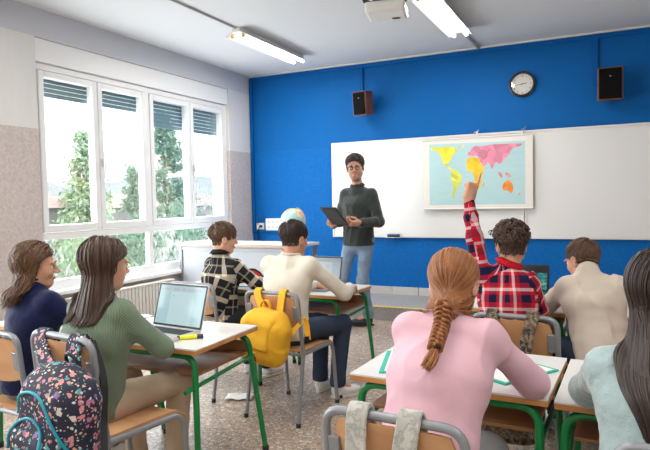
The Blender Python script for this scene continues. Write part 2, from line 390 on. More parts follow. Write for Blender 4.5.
def ecap(a, b, ra, rb, fr=(0, 1, 0), k=.03):
    """elliptical tapered limb a->b; ra, rb = (side, depth) radii; fr = depth direction"""
    a, b = V3(a), V3(b); ax = nrm(b - a); L = np.linalg.norm(b - a); f = V3(fr); f = nrm(f - ax * (f @ ax)); s = np.cross(ax, f)
    def fn(p):
        q = p - a; h = q @ ax; t = np.clip(h / L, 0, 1); e = h - t * L
        u = q @ s; w = q @ f; A = ra[0] + (rb[0] - ra[0]) * t; B = ra[1] + (rb[1] - ra[1]) * t; C = B
        k0 = np.sqrt((u / A) ** 2 + (w / B) ** 2 + (e / C) ** 2) + 1e-9
        k1 = np.sqrt((u / A ** 2) ** 2 + (w / B ** 2) ** 2 + (e / C ** 2) ** 2) + 1e-9
        return k0 * (k0 - 1) / k1
    r = max(*ra, *rb); return Prim(fn, np.minimum(a, b) - r, np.maximum(a, b) + r, k, False, ('e', a, b, (ra[0] + rb[0] + ra[1] + rb[1]) / 4, f, (ra, rb)))
def rbox(c, h, r=.01, R=None, k=.02, sub=False):
    c, h = V3(c), V3(h); R = np.eye(3) if R is None else R; rm = np.linalg.norm(h)
    def fn(p):
        q = np.abs((p - c) @ R) - (h - r); return np.sqrt((np.maximum(q, 0) ** 2).sum(-1)) + np.minimum(q.max(-1), 0) - r
    return Prim(fn, c - rm, c + rm, k, sub)
class Vol:
    def __init__(s, prims, h, pad=.03, noise=None, margin=.03):
        pos = [p for p in prims if not p.sub]
        s.lo = np.min([p.lo for p in pos], 0) - pad; s.hi = np.max([p.hi for p in pos], 0) + pad; s.h = h
        s.n = np.ceil((s.hi - s.lo) / h).astype(int) + 1; s.d = np.full(s.n, .12, np.float32)
        for p in prims:
            m = p.k + margin; a = np.maximum(np.floor((p.lo - m - s.lo) / h).astype(int), 0); b = np.minimum(np.ceil((p.hi + m - s.lo) / h).astype(int) + 1, s.n)
            if (b <= a).any(): continue
            ax = [s.lo[i] + h * np.arange(a[i], b[i]) for i in range(3)]
            P = np.stack(np.meshgrid(*ax, indexing='ij'), -1); f = p.fn(P); w = s.d[a[0]:b[0], a[1]:b[1], a[2]:b[2]]
            if p.sub: f = -f; hh = np.maximum(p.k - np.abs(w - f), 0) / p.k; w[...] = np.maximum(w, f) + hh * hh * p.k * .25
            else: hh = np.maximum(p.k - np.abs(w - f), 0) / p.k; w[...] = np.minimum(w, f) - hh * hh * p.k * .25
        if noise:
            idx = np.argwhere(np.abs(s.d) < .03); P = s.lo + idx * h
            s.d[tuple(idx.T)] += noise(P).astype(np.float32)
    def clip(s, fn):
        idx = np.argwhere(s.d < .03); P = s.lo + idx * s.h; s.d[tuple(idx.T)] = np.maximum(s.d[tuple(idx.T)], fn(P)); return s
    def sample(s, p):
        q = (p - s.lo) / s.h; q = np.clip(q, 0, s.n - 1.001); i = q.astype(int); f = q - i; out = 0
        for a in (0, 1):
            for b in (0, 1):
                for c in (0, 1):
                    out = out + s.d[i[:, 0] + a, i[:, 1] + b, i[:, 2] + c] * (f[:, 0] if a else 1 - f[:, 0]) * (f[:, 1] if b else 1 - f[:, 1]) * (f[:, 2] if c else 1 - f[:, 2])
        return out
    def grad(s, p):
        e = s.h; g = np.stack([s.sample(p + e * np.eye(3)[k]) - s.sample(p - e * np.eye(3)[k]) for k in range(3)], -1)
        return g / (np.linalg.norm(g, axis=1, keepdims=True) + 1e-9)
    def surf(s):
        d = s.d; S = d < 0; n = s.n; c = np.zeros(n - 1, np.int8)
        for a in (0, 1):
            for b in (0, 1):
                for e in (0, 1): c += S[a:n[0] - 1 + a, b:n[1] - 1 + b, e:n[2] - 1 + e]
        act = (c > 0) & (c < 8); ids = np.argwhere(act); num = np.full(n - 1, -1, np.int64); num[tuple(ids.T)] = np.arange(len(ids))
        acc = np.zeros((len(ids), 3)); cnt = np.zeros(len(ids))
        C = [(a, b, e) for a in (0, 1) for b in (0, 1) for e in (0, 1)]
        for i, p in enumerate(C):
            for q in C[i + 1:]:
                if sum(abs(x - y) for x, y in zip(p, q)) != 1: continue
                A = d[tuple((ids + p).T)]; B = d[tuple((ids + q).T)]; m = (A < 0) != (B < 0); t = np.where(m, A / np.where(m, A - B, 1), 0)
                acc += np.where(m[:, None], np.array(p) + t[:, None] * (np.array(q) - np.array(p)), 0); cnt += m
        V = s.lo + (ids + acc / cnt[:, None]) * s.h; F = []
        for ax in range(3):
            sl0 = [slice(1, -1)] * 3; sl1 = [slice(1, -1)] * 3; sl0[ax] = slice(0, -1); sl1[ax] = slice(1, None)
            A = S[tuple(sl0)]; B = S[tuple(sl1)]; e = np.argwhere(A != B); inside = A[tuple(e.T)]
            off = np.ones(3, int); off[ax] = 0; e = e + off; u, w = [(1, 2), (2, 0), (0, 1)][ax]
            U = np.eye(3, dtype=int)[u]; W = np.eye(3, dtype=int)[w]
            q = np.stack([num[tuple((e - U - W).T)], num[tuple((e - W).T)], num[tuple(e.T)], num[tuple((e - U).T)]], 1)
            q[~inside] = q[~inside][:, ::-1]; F.append(q)
        return V, np.concatenate(F)
def bone_uv(V, F, prims):
    bones = [p.bone for p in prims if p.bone]; c = V[F].mean(1); best = np.full(len(c), 1e9); which = np.zeros(len(c), int); D = []
    for i, b in enumerate(bones):
        a, e = b[1], b[2]; ba = e - a; t = np.clip((c - a) @ ba / (ba @ ba + 1e-9), 0, 1); q = c - a - t[:, None] * ba
        if b[0] == 'e':
            f = b[4]; sd = np.cross(nrm(ba), f); (r1, r2) = b[5]; A = r1[0] + (r2[0] - r1[0]) * t; B = r1[1] + (r2[1] - r1[1]) * t
            dd = (np.sqrt(((q @ sd) / A) ** 2 + ((q @ f) / B) ** 2 + 1e-12) - 1) * np.minimum(A, B)
        else: dd = np.linalg.norm(q, axis=1) - b[3]
        m = dd < best; best[m] = dd[m]; which[m] = i
    uv = np.zeros((len(F), F.shape[1], 2)); P = V[F]
    for i, b in enumerate(bones):
        m = which == i
        if not m.any(): continue
        a, e = b[1], b[2]; ax = nrm(e - a)
        f = b[4] if b[0] == 'e' else None
        if f is None: f = V3(0, 0, 1) if abs(ax[2]) < .8 else V3(0, 1, 0); f = nrm(f - ax * (f @ ax))
        s = np.cross(ax, f); Q = P[m] - a; ang = np.arctan2(Q @ s, Q @ f); ca = np.arctan2((c[m] - a) @ s, (c[m] - a) @ f)
        ang = ca[:, None] + (ang - ca[:, None] + PI) % (2 * PI) - PI
        uv[m, :, 0] = ang * b[3]; uv[m, :, 1] = Q @ ax + i * .037
    return uv.reshape(-1, 2)
def sdf_obj(name, prims, mats, parent, h=.006, noise=None, clip=None, matfn=None, uv=False, relax=1):
    v = Vol(prims, h, noise=noise)
    if clip: v.clip(clip)
    V, F = v.surf()
    for _ in range(relax):
        s = np.zeros_like(V); n = np.zeros(len(V))
        for k in range(4):
            np.add.at(s, F[:, k], V[F[:, (k + 1) % 4]]); np.add.at(n, F[:, k], 1)
        V = V * .5 + .5 * s / np.maximum(n, 1)[:, None]
    mi = matfn(V[F].mean(1)) if matfn else None
    return mesh_obj(name, V, F, mats, parent, True, sharp=None, mi=mi, uv=bone_uv(V, F, prims) if uv else None)
# ------------------------------------------------------------------ people
def hand_prims(W, d, n, t, s=1., mode='relax', k=.007):
    """W wrist, d towards the fingers, n the way the palm faces, t the thumb side"""
    W, d = V3(W), nrm(d); n = nrm(V3(n) - d * (V3(n) @ d)); t = V3(t); t = nrm(t - d * (t @ d) - n * (t @ n))
    R = np.stack([t, d, n], 1); P = [rbox(W + d * .046 * s, V3(.040, .050, .015) * s, .013 * s, R, k * 2)]
    P.append(cap(W - d * .01 * s, W + d * .03 * s, .025 * s, .024 * s, .02, bone=False))
    curls = {'relax': [(22, 28, 18)] * 4, 'point': [(-4, 4, 3), (78, 95, 55), (82, 95, 55), (84, 95, 55)], 'grip': [(38, 42, 30)] * 4,
             'pen': [(48, 48, 20), (55, 52, 25), (62, 60, 30), (68, 65, 30)], 'fist': [(75, 85, 50)] * 4, 'flat': [(8, 8, 5)] * 4}[mode]
    for i in range(4):
        L = [.072, .080, .074, .058][i] * s; p = W + d * (.088 - .004 * abs(i - 1)) * s + t * (.030 - .0195 * i) * s
        a = 0; r = [.0088, .009, .0085, .0075][i] * s; sp = t * (.06 - .05 * i)
        P.append(cap(W + d * .05 * s + t * (.024 - .017 * i) * s, p, r * 1.1, r, k, bone=False))
        for j, (fr, c) in enumerate(zip((.45, .31, .26), curls[i])):
            a += c * D2R; v = nrm(d * math.cos(a) + n * math.sin(a) + sp * math.cos(a)); q = p + v * L * fr
            P.append(cap(p, q, r * (1 - .08 * j), r * (.92 - .1 * j), .003, bone=False)); p = q
    b = W + d * .022 * s + t * .026 * s + n * .004 * s
    v = nrm(d * .75 + t * (.62 if mode in ('relax', 'flat') else .3) + n * (.25 if mode in ('relax', 'flat') else .75)); m = b + v * .042 * s
    P.append(cap(W + d * .015 * s + t * .012 * s, b, .015 * s, .0135 * s, k, bone=False)); P.append(cap(b, m, .0125 * s, .0105 * s, k, bone=False))
    v2 = nrm(v + d * .35 - t * (.3 if mode in ('relax', 'flat') else .8)); m2 = m + v2 * .024 * s; P.append(cap(m, m2, .0102 * s, .0095 * s, .003, bone=False))
    P.append(cap(m2, m2 + nrm(v2 + d * .1) * .018 * s, .0095 * s, .0078 * s, .003, bone=False)); return P
def head_prims(C, R, s=1., long=1.):
    T = lambda x, y, z: C + R @ (V3(x, y, z * (long if z < 0 else 1)) * s)
    E = lambda c, r, k=.02, sub=False: ell(T(*c), V3(r) * s, R, k * s, sub)
    P = [E((0, -.014, .028), (.073, .090, .079)), E((0, .026, -.028), (.057, .056, .076), .03), E((0, .050, -.082 * 1), (.028, .026, .021), .035),
         E((.034, .052, -.030), (.024, .026, .026), .02), E((-.034, .052, -.030), (.024, .026, .026), .02),
         cap(T(.046, -.005, -.058), T(.018, .050, -.088), .016 * s, .014 * s, .035, bone=False), cap(T(-.046, -.005, -.058), T(-.018, .050, -.088), .016 * s, .014 * s, .035, bone=False),
         E((.030, .081, .016), (.022, .010, .008), .012), E((-.030, .081, .016), (.022, .010, .008), .012),
         E((.031, .094, -.004), (.017, .013, .011), .012, True), E((-.031, .094, -.004), (.017, .013, .011), .012, True),
         cap(T(0, .084, .006), T(0, .103, -.026), .0065 * s, .0095 * s, .010, bone=False), E((.010, .094, -.031), (.0075, .009, .0065), .006), E((-.010, .094, -.031), (.0075, .009, .0065), .006),
         E((0, .084, -.055), (.021, .010, .0048), .005), E((0, .083, -.0635), (.017, .010, .0055), .004), E((0, .093, -.0592), (.020, .006, .0012), .002, True)]
    for sx in (-1, 1):
        Re = R @ rotz(-sx * .35) @ roty(sx * .12)
        P.append(ell(T(sx * .075, -.008, -.012), V3(.0075, .019, .031) * s, Re, .006)); P.append(ell(T(sx * .083, -.004, -.010), V3(.006, .011, .019) * s, Re, .004, True))
    return P
def make_eyes(root, C, R, s, browcol, lid='skin_light', blink=1.):
    T = lambda x, y, z: C + R @ (V3(x, y, z) * s)
    for sx in (-1, 1):
        m = MB(); m.sphere(T(sx * .031, .0715, -.003), .0112 * s, 14, 10, R @ rotx(-PI / 2)); m.cur = 1
        m.sphere(T(sx * .031, .0768, -.0035), V3(.0068, .0072, .0068) * s, 12, 8, R)
        m.build('eye', ['sclera', 'iris'], root, sharp=None)
        b = MB(); b.tube([T(sx * x, y, z) for x, y, z in ((.012, .088, .0195), (.024, .0895, .0215), (.036, .083, .021), (.046, .070, .015))], [.0022 * s, .0034 * s, .003 * s, .0012 * s], 7)
        b.build('eyebrow', browcol, root, sharp=None)
        u = MB(); u.tube([T(sx * (.031 + a),   .0715 + .0118 * math.cos(a * 80), .0052 - abs(a) * .30) for a in (-.011, -.006, 0, .006, .011)], .0021 * s, 6); u.build('eyelashes', 'black', root, sharp=None)
HL = ([-.12, -.09, -.05, -.02, .005, .02, .045, .075, .11], [-.092, -.090, -.078, -.045, .000, .012, .040, .052, .056])
def hairline(y, low=0.): return np.interp(y, *HL) + low
def scalp_points(N, rr=(.073, .090, .079), low=0., seed=1):
    r = np.random.default_rng(seed); P = []
    while len(P) < N:
        v = r.normal(size=3); v /= np.linalg.norm(v); p = v * V3(rr) * 1.0 + V3(0, -.014, .028)
        if p[2] > hairline(p[1], low) + .004: P.append(p)
    return np.array(P)
def strands(paths, r, taper, sides=4, var=None, flatn=1.):
    """paths (N, m, 3) -> verts, quads, var; r per strand, taper per point"""
    N, m, _ = paths.shape; t = np.zeros_like(paths); t[:, 1:-1] = paths[:, 2:] - paths[:, :-2]; t[:, 0] = paths[:, 1] - paths[:, 0]; t[:, -1] = paths[:, -1] - paths[:, -2]
    t /= np.linalg.norm(t, axis=2, keepdims=True) + 1e-9; ref = np.array([.31, .62, .11]); u = np.cross(t, ref); u /= np.linalg.norm(u, axis=2, keepdims=True) + 1e-9; w = np.cross(t, u)
    rad = r[:, None] * taper[None]; V = []
    for k in range(sides):
        a = 2 * PI * k / sides; V.append(paths + rad[..., None] * (u * math.cos(a) + w * math.sin(a)))
    V = np.stack(V, 2).reshape(-1, 3); base = np.arange(N)[:, None, None] * m * sides; i = np.arange(m - 1)[None, :, None] * sides; k = np.arange(sides)[None, None]; k2 = (k + 1) % sides
    F = np.stack([base + i + k, base + i + k2, base + i + sides + k2, base + i + sides + k], -1).reshape(-1, 4)
    va = np.repeat(np.random.default_rng(3).random(N) if var is None else var, m * sides); return V, F, va
def simulate(P0, dirs, ln, steps, col, off, g=.25, keep=.6, wave=None, pull=None, stick=None):
    p = P0.copy(); v = dirs / (np.linalg.norm(dirs, axis=1, keepdims=True) + 1e-9); out = [p.copy()]; ds = ln[:, None] / steps
    for i in range(steps):
        gv = np.array([0, 0, -1.]) if pull is None else pull(p, i / steps)
        w = v * (1 - g) + gv * g
        if wave is not None: w = w + wave(p, i / steps)
        w /= np.linalg.norm(w, axis=1, keepdims=True) + 1e-9; q = p + w * ds
        for _ in range(2):
            d = col.sample(q); G_ = col.grad(q); m = d < off; k = 0. if stick is None else stick(q, i / steps); q = q + np.where(m, off - d, (off - d) * k)[:, None] * G_
        v = q - p; v /= np.linalg.norm(v, axis=1, keepdims=True) + 1e-9; p = q; out.append(p.copy())
    return np.stack(out, 1)
def hair_obj(parent, sets, mat, name='hair'):
    Vs, Fs, As = [], [], []; b = 0
    for V, F, a in sets: Vs.append(V); Fs.append(F + b); As.append(a); b += len(V)
    return mesh_obj(name, np.concatenate(Vs), np.concatenate(Fs), mat, parent, True, sharp=None, var=np.concatenate(As))
def cap_mesh(C, R, s, infl=.005, low=0., h=.005):
    rr = V3(.073, .090, .079) + infl; e = ell(C + R @ (V3(0, -.014, .028) * s), rr * s, R, .01); v = Vol([e], h)
    def fn(P):
        q = (P - C) @ R / s; return (hairline(q[:, 1], low) - q[:, 2]) * s * .8
    v.clip(fn); V, F = v.surf(); return V, F, np.full(len(V), .3)
def taperf(m, a=.5, b=.25): x = np.linspace(0, 1, m); return np.clip(np.minimum(a + x * 4 * (1 - a), 1) * np.where(x > .7, 1 - (1 - b) * ((x - .7) / .3) ** 1.5, 1), .05, 1)

def folds(amp, sc=9, seed=0, fine=.0):
    def f(P):
        q = P.copy(); w = vnoise(P, 5, seed + 3)[:, None] * V3(.06, .06, .09); a = vnoise((q + w) * V3(1, 1, .55), sc, seed); a2 = vnoise((q + w * .7) * V3(1, 1, 1.4), sc * 2.1, seed + 1)
        out = amp * (-(1 - np.abs(a)) ** 3 * .9 + .45 + a2 * .35)
        if fine: out = out + fine * vnoise(P, 90, seed + 2)
        return out
    return f
def person(label, loc, rz, J, s=1., skinm='skin_light', top='cream_knit', legs='navy_cloth', shoes='sneaker', hairfn=None, topname='sweater', amp=.005, fine=0.,
           browm='hair_darkbrown', shirt=None, seated=True, group=None, facemat=None, hem=None, long=1., fit=1., eyes=True):
    root = thing('person', label, 'person', loc, rz, group)
    j = dict(pel=(0, 0, .53), che=(0, .06, .80), nek=(0, .09, .945), hed=(0, .125, 1.085), hr=(0, 0, 0), shL=(-.140, .07, .885), shR=(.140, .07, .885),
             elL=(-.21, .20, .72), elR=(.21, .20, .72), wrL=(-.12, .40, .735), wrR=(.12, .40, .735), hdL=None, hdR=None,
             hiL=(-.08, .02, .51), hiR=(.08, .02, .51), knL=(-.10, .38, .50), knR=(.10, .38, .50), anL=(-.10, .38, .09), anR=(.10, .38, .09), ftL=(-.05, 1, 0), ftR=(.05, 1, 0), mL='relax', mR='relax')
    j.update(J); j = {k: (V3(v) if isinstance(v, tuple) and len(v) == 3 else v) for k, v in j.items()}
    for a in 'LR': j['sh' + a] = j['sh' + a] * V3(.93, 1, 1) - V3(0, 0, .004)
    j['nek'] = j['nek'] + (V3(0, 0, .018) if seated else V3(0, 0, 0))
    yaw, pit, rol = [x * D2R for x in j['hr']]; HR = rotz(yaw) @ rotx(pit) @ roty(rol); HC = j['hed']
    body = head_prims(HC, HR, s, long); nb = HC + HR @ (V3(0, -.022, -.055) * s)
    body += [cap(j['nek'] - V3(0, .0, .05) * s, nb, .050 * s, .045 * s, .03)]
    body += [ecap(j['pel'], j['che'], (.105 * s, .075 * s), (.105 * s, .065 * s)), cap(j['shL'] * .9 + j['shR'] * .1, j['shL'] * .1 + j['shR'] * .9, .028 * s, .028 * s, .03), cap(j['che'], j['nek'] - V3(0, 0, .06) * s, .055 * s, .036 * s, .03)]
    for a in 'LR':
        body += [cap(j['sh' + a], j['el' + a], .032 * s, .032 * s, .02), cap(j['el' + a], j['wr' + a], .034 * s, .022 * s, .015)]
        d = nrm(j['wr' + a] - j['el' + a]); sx = 1 if a == 'L' else -1; hd = j['hd' + a]
        if hd is None: hd = (d + V3(0, 0, -.1), V3(0, 0, -1), V3(sx, .25, 0))
        body += hand_prims(j['wr' + a] + d * .012 * s, hd[0], hd[1], hd[2], s * .95, j['m' + a])
        body += [cap(j['hi' + a], j['kn' + a], .068 * s, .048 * s, .03), cap(j['kn' + a], j['an' + a], .046 * s, .032 * s, .02), cap(j['an' + a], j['an' + a] + nrm(j['ft' + a]) * .08 * s - V3(0, 0, .035), .03 * s, .025 * s, .02)]
    def bm(c):
        q = (c - HC) @ HR / s; mi = np.zeros(len(c), int)
        mi[(np.abs(q[:, 0]) < .021) & (q[:, 2] / long < -.0500) & (q[:, 2] / long > -.069) & (q[:, 1] > .083)] = 1
        if facemat:
            z = q[:, 2] / long; x = np.abs(q[:, 0]); st = (q[:, 1] > .0) & (q[:, 1] < .12) & (z < -.040) & (z > -.12) & ((z < -.068) | (x > .026) | ((z > -.050) & (x < .024)))
            st &= ~((x > .02) & (z > -.055 - (x - .02) * .1) & (q[:, 1] > .03)); mi[st & (mi == 0)] = 2
        return mi
    sdf_obj('body', body, [skinm, 'lip'] + ([facemat] if facemat else []), root, .0045, matfn=bm)
    if eyes: make_eyes(root, HC, HR, s, browm)
    # top garment
    f = fit; hz = hem if hem is not None else j['pel'][2] - .065
    tp = [ecap(j['pel'] - V3(0, 0, .02 if seated else .10), j['che'], (.150 * s * f, .122 * s * f), (.145 * s * f, .105 * s * f), k=.04), ecap(j['che'], (j['shL'] + j['shR']) / 2 + V3(0, -.005, -.02), (.145 * s * f, .105 * s * f), (.138 * s * f, .066 * s * f), k=.05),
          cap(j['shL'], j['shR'], .040 * s, .040 * s, .03, bone=False), cap(j['nek'] - V3(0, 0, .035) * s, j['nek'] + V3(0, 0, .002), .070 * s, .058 * s, .04, bone=False)] + [cap(j['nek'] - V3(0, 0, .030) * s, j['sh' + a] + (j['shL' if a == 'R' else 'shR'] - j['sh' + a]) * .08, .042 * s, .040 * s, .03, bone=False) for a in 'LR']
    for a in 'LR':
        e, w, h0 = j['el' + a], j['wr' + a], j['sh' + a]; d = nrm(w - e)
        tp += [cap(h0 * .88 + j['che'] * .12, h0 * .2 + (j['che'] + V3((-1 if a == 'L' else 1) * .075 * s, 0, -.02)) * .8, .048 * s * f, .062 * s * f, .05, bone=False)]
        tp += [cap(h0, e, .0475 * s * f, .048 * s * f, .04), cap(e, w - d * .015, .048 * s * f, .037 * s * f, .02), cap(w - d * .012, w + d * .004, .034 * s, .033 * s, .008, bone=False)]
    nk = j['nek']; nax = nrm(nb - nk)
    def tclip(P):
        a = hz - P[:, 2]; q = P - nk; h = q @ nax; rad = np.linalg.norm(q - h[:, None] * nax, axis=1)
        b = h - .014 * s; b = np.where(rad < .12 * s, b, -1); inarm = P[:, 2] < hz + .001
        core = np.linalg.norm((P - j['pel'])[:, :2], axis=1) < .21 * s
        return np.maximum(np.where(core & inarm, a, -1), b)
    sdf_obj(topname, tp, top, root, .0055, noise=folds(amp, 9, int(abs(loc[0]) * 100) % 50, fine), clip=tclip, uv=True)
    ring = MB(); u_ = nrm(np.cross(nax, V3(1, 0, 0))); v_ = np.cross(u_, nax)
    ring.tube([nk + nax * (.013 * s) + (u_ * math.cos(a) * .0565 + v_ * math.sin(a) * .0575) * s for a in np.linspace(0, 2 * PI, 24, endpoint=False)], .0075 * s, 8, closed=True)
    if shirt:
        for k_ in (0,):
            c = MB(); n = 26
            for i in range(n):
                a0, a1 = [(-.88 + 1.76 * (i + q) / n) * PI + PI / 2 for q in (0, 1)]
                fr = lambda a, z, rr: nk + nax * z * s + (-u_ * math.cos(a - PI / 2) + v_ * math.sin(a - PI / 2)) * rr * s
                c.add([fr(a0, .005, .060), fr(a1, .005, .060), fr(a1, .040, .053), fr(a0, .040, .053), fr(a1, .012, .074), fr(a0, .012, .074)], [(0, 1, 2, 3), (3, 2, 4, 5)])
            o = c.build('collar', shirt, root, sharp=None); sm = o.modifiers.new('solid', 'SOLIDIFY'); sm.thickness = .003
    else: ring.build('neckband', top, root, sharp=None)
    # trousers
    lp = [ecap(j['pel'] - V3(0, 0, .035), j['pel'] + V3(0, .0, .03), (.130 * s, .098 * s), (.105 * s, .080 * s), k=.04)]
    for a in 'LR':
        d = nrm(j['an' + a] - j['kn' + a])
        lp += [cap(j['hi' + a], j['kn' + a], (.080 if seated else .074) * s, (.060 if seated else .052) * s, .045), cap(j['kn' + a], j['an' + a] - d * .02, .060 * s, .050 * s, .02), cap(j['an' + a] - d * .05, j['an' + a] - d * .01, .052 * s, .052 * s, .01, bone=False)]
    def lclip(P): return np.maximum(.075 * s - P[:, 2], -1) if True else 0
    sdf_obj('trousers', lp, legs, root, .0065, noise=folds(.006, 10, 7), clip=lclip, uv=True)
    for a in 'LR':
        t = nrm(j['ft' + a] * V3(1, 1, 0)); an = j['an' + a]; sd = V3(t[1], -t[0], 0); R_ = np.stack([sd, t, V3(0, 0, 1)], 1)
        lift = an[2] - .09 * s if an[2] > .09 * s else 0
        z0 = V3(an[0], an[1], an[2] - .09 * s)
        up = [ell(z0 + t * .02 * s + V3(0, 0, .048 * s), V3(.036, .058, .046) * s, R_, .02), ell(z0 + t * .10 * s + V3(0, 0, .036 * s), V3(.039, .075, .032) * s, R_, .03), cap(z0 + V3(0, 0, .05 * s), z0 + V3(0, 0, .095 * s), .036 * s, .036 * s, .02, bone=False)]
        zf = z0[2] + .012 * s
        o = sdf_obj('shoe', up, shoes, root, .005, clip=lambda P: zf - P[:, 2])
        so = MB(); n = 20; pts = []
        for i in range(n):
            a_ = 2 * PI * i / n; cx, cy = math.cos(a_), math.sin(a_); w_ = .040 if cy > 0 else .034; pts.append((cx * w_ * s, (.065 + cy * .118) * s))
        so.prism(pts, z0 + V3(0, 0, .002), sd, t, .016 * s); so.build('sole', 'sole' if shoes != 'black_shoe' else 'rubber', o, bevel=.003)
    if hairfn:
        cv = Vol([p for p in head_prims(HC, HR, s, long)[:3]] + tp[:4] + [cap(j['nek'], nb, .05 * s, .046 * s, .03)] + [cap(j['sh' + a], j['el' + a], .058 * s, .052 * s, .03) for a in 'LR'], .012, pad=.10, margin=.09)
        hairfn(root, HC, HR, s, cv)
    return root

# hair styles -------------------------------------------------------
def h_short(mat, N=520, ln=(.035, .055), low=0., lift=.010, seed=1, fringe=(0, 1, 0), side=.35, r=.0042, curl=0.):
    def fn(root, C, R, s, cv):
        P = scalp_points(N, seed=seed, low=low); rg = np.random.default_rng(seed + 5); crown = V3(.01, -.055, .085)
        d = P - crown; d[:, 1] += .02; d = d / np.linalg.norm(d, axis=1, keepdims=True); d = d + V3(fringe) * .35 + rg.normal(size=P.shape) * .16; d[:, 0] += side * .5 * (P[:, 2] > .06)
        nn = (P - V3(0, -.014, .028)) / V3(.073, .09, .079); nn /= np.linalg.norm(nn, axis=1, keepdims=True); d = d - nn * (d * nn).sum(1, keepdims=True); d = d / np.linalg.norm(d, axis=1, keepdims=True) + nn * .12
        topf = np.clip((P[:, 2] - .0) / .08, 0, 1); L = (ln[0] * .5 + (ln[1] - ln[0] * .5) * topf) * rg.uniform(.8, 1.15, N) * s * np.where(P[:, 1] > .04, .62, 1.)
        off = (.002 + lift * topf * rg.uniform(.2, 1.0, N)) * s
        wv = None
        if curl:
            ph = rg.uniform(0, 6.28, N); ax = rg.normal(size=(N, 3))
            def wv(p, t):
                a = ph + t * 9.; e = np.cross(ax, np.stack([np.cos(a), np.sin(a), np.sin(a * 1.3)], 1)); return e * curl
        pa = simulate(C + (P * s) @ R.T, d @ R.T, L, 9, cv, off, g=.10, wave=wv, stick=lambda q, t: .55 if not curl else .35)
        hair_obj(root, [cap_mesh(C, R, s, .004, low), strands(pa, rg.uniform(.7, 1.3, N) * r * s, taperf(10, .8, .2), 5)], mat)
    return fn
def h_long(mat, N=900, length=.42, part=0., back=.05, hang=.55, hrad=.085, wavy=0., seed=2, r=.0046, low=0., clipback=False, spread=.0, lenjit=.1, fwd=0.):
    def fn(root, C, R, s, cv):
        P = scalp_points(N, seed=seed, low=low); rg = np.random.default_rng(seed + 9)
        sg = np.sign(P[:, 0] - part + rg.normal(size=N) * .006); topf = np.clip((P[:, 2] - .05) / .05, 0, 1)
        d = np.stack([sg * (.35 + topf), -.45 - .5 * topf + fwd + (P[:, 1] > .05) * -.4, -.9 + .7 * topf], 1)
        fm = (P[:, 1] > .015)[:, None]; d = np.where(fm, np.stack([sg * 1.5, -.7 + 0 * sg, -.15 + 0 * sg], 1), d)
        nn = (P - V3(0, -.014, .028)) / V3(.073, .09, .079); nn /= np.linalg.norm(nn, axis=1, keepdims=True); d = d - nn * (d * nn).sum(1, keepdims=True)
        if clipback:
            up = P[:, 2] > .0; tgt = V3(0, -.105, .02); dd = tgt - P; d = np.where(up[:, None], dd - nn * (dd * nn).sum(1, keepdims=True) + V3(0, 0, .02), d)
        Pw = C + (P * s) @ R.T; endz = C[2] + .02 - length
        L = np.clip(Pw[:, 2] - endz, .1, 9) * rg.uniform(1 - lenjit, 1.0, N) + .035; off = (.003 + .011 * rg.random(N) + .005 * topf) * s
        ph = rg.uniform(0, 6.28, N // 8 + 1)[np.arange(N) // 8]
        wv = (lambda p, t: wavy * np.stack([np.sin(ph + p[:, 2] * 75), np.cos(ph * 1.7 + p[:, 2] * 60), 0 * ph], 1) * (t > .2)) if wavy else None
        bk = R @ V3(0, -1, 0); bk[2] = 0; ax_ = C + bk * back * s
        def pull(p, t):
            q = p - ax_; q[:, 2] = 0; rr = np.linalg.norm(q, axis=1, keepdims=True) + 1e-6; low_ = (p[:, 2:3] < C[2] - .03)
            ql = (p - C) @ R / s; fr_ = ((ql[:, 1] > .005) & (ql[:, 2] < .075) & (np.abs(ql[:, 0]) < .085))[:, None]
            return V3(0, 0, -1) + fr_ * (R @ V3(0, -1.5, 0) + np.sign(ql[:, 0:1]) * R[:, 0] * 1.6) + low_ * (-q / rr * np.clip((rr - hrad * s) / .03, -.2, 1.6) + bk * hang)
        pa = simulate(Pw, d @ R.T, L, 26, cv, off, g=.30, wave=wv, pull=pull, stick=lambda q, t: np.where(((q - C) @ R)[:, 2] > -.045 * s, .7, np.where(((q - C) @ R)[:, 2] > -.10 * s, .25, .0)))
        hair_obj(root, [cap_mesh(C, R, s, .007, low), strands(pa, rg.uniform(.7, 1.35, N) * r * s, taperf(27, .8, .15), 4)], mat)
        if clipback:
            m = MB(); c = C + R @ (V3(0, -.112, .03) * s); m.tube([c + R @ V3(-.026, .006, .006), c + R @ V3(-.01, -.004, 0), c + R @ V3(.01, -.004, 0), c + R @ V3(.026, .006, -.004)], .0055, 8)
            m.build('hair_clip', 'alu', root, sharp=None)
    return fn
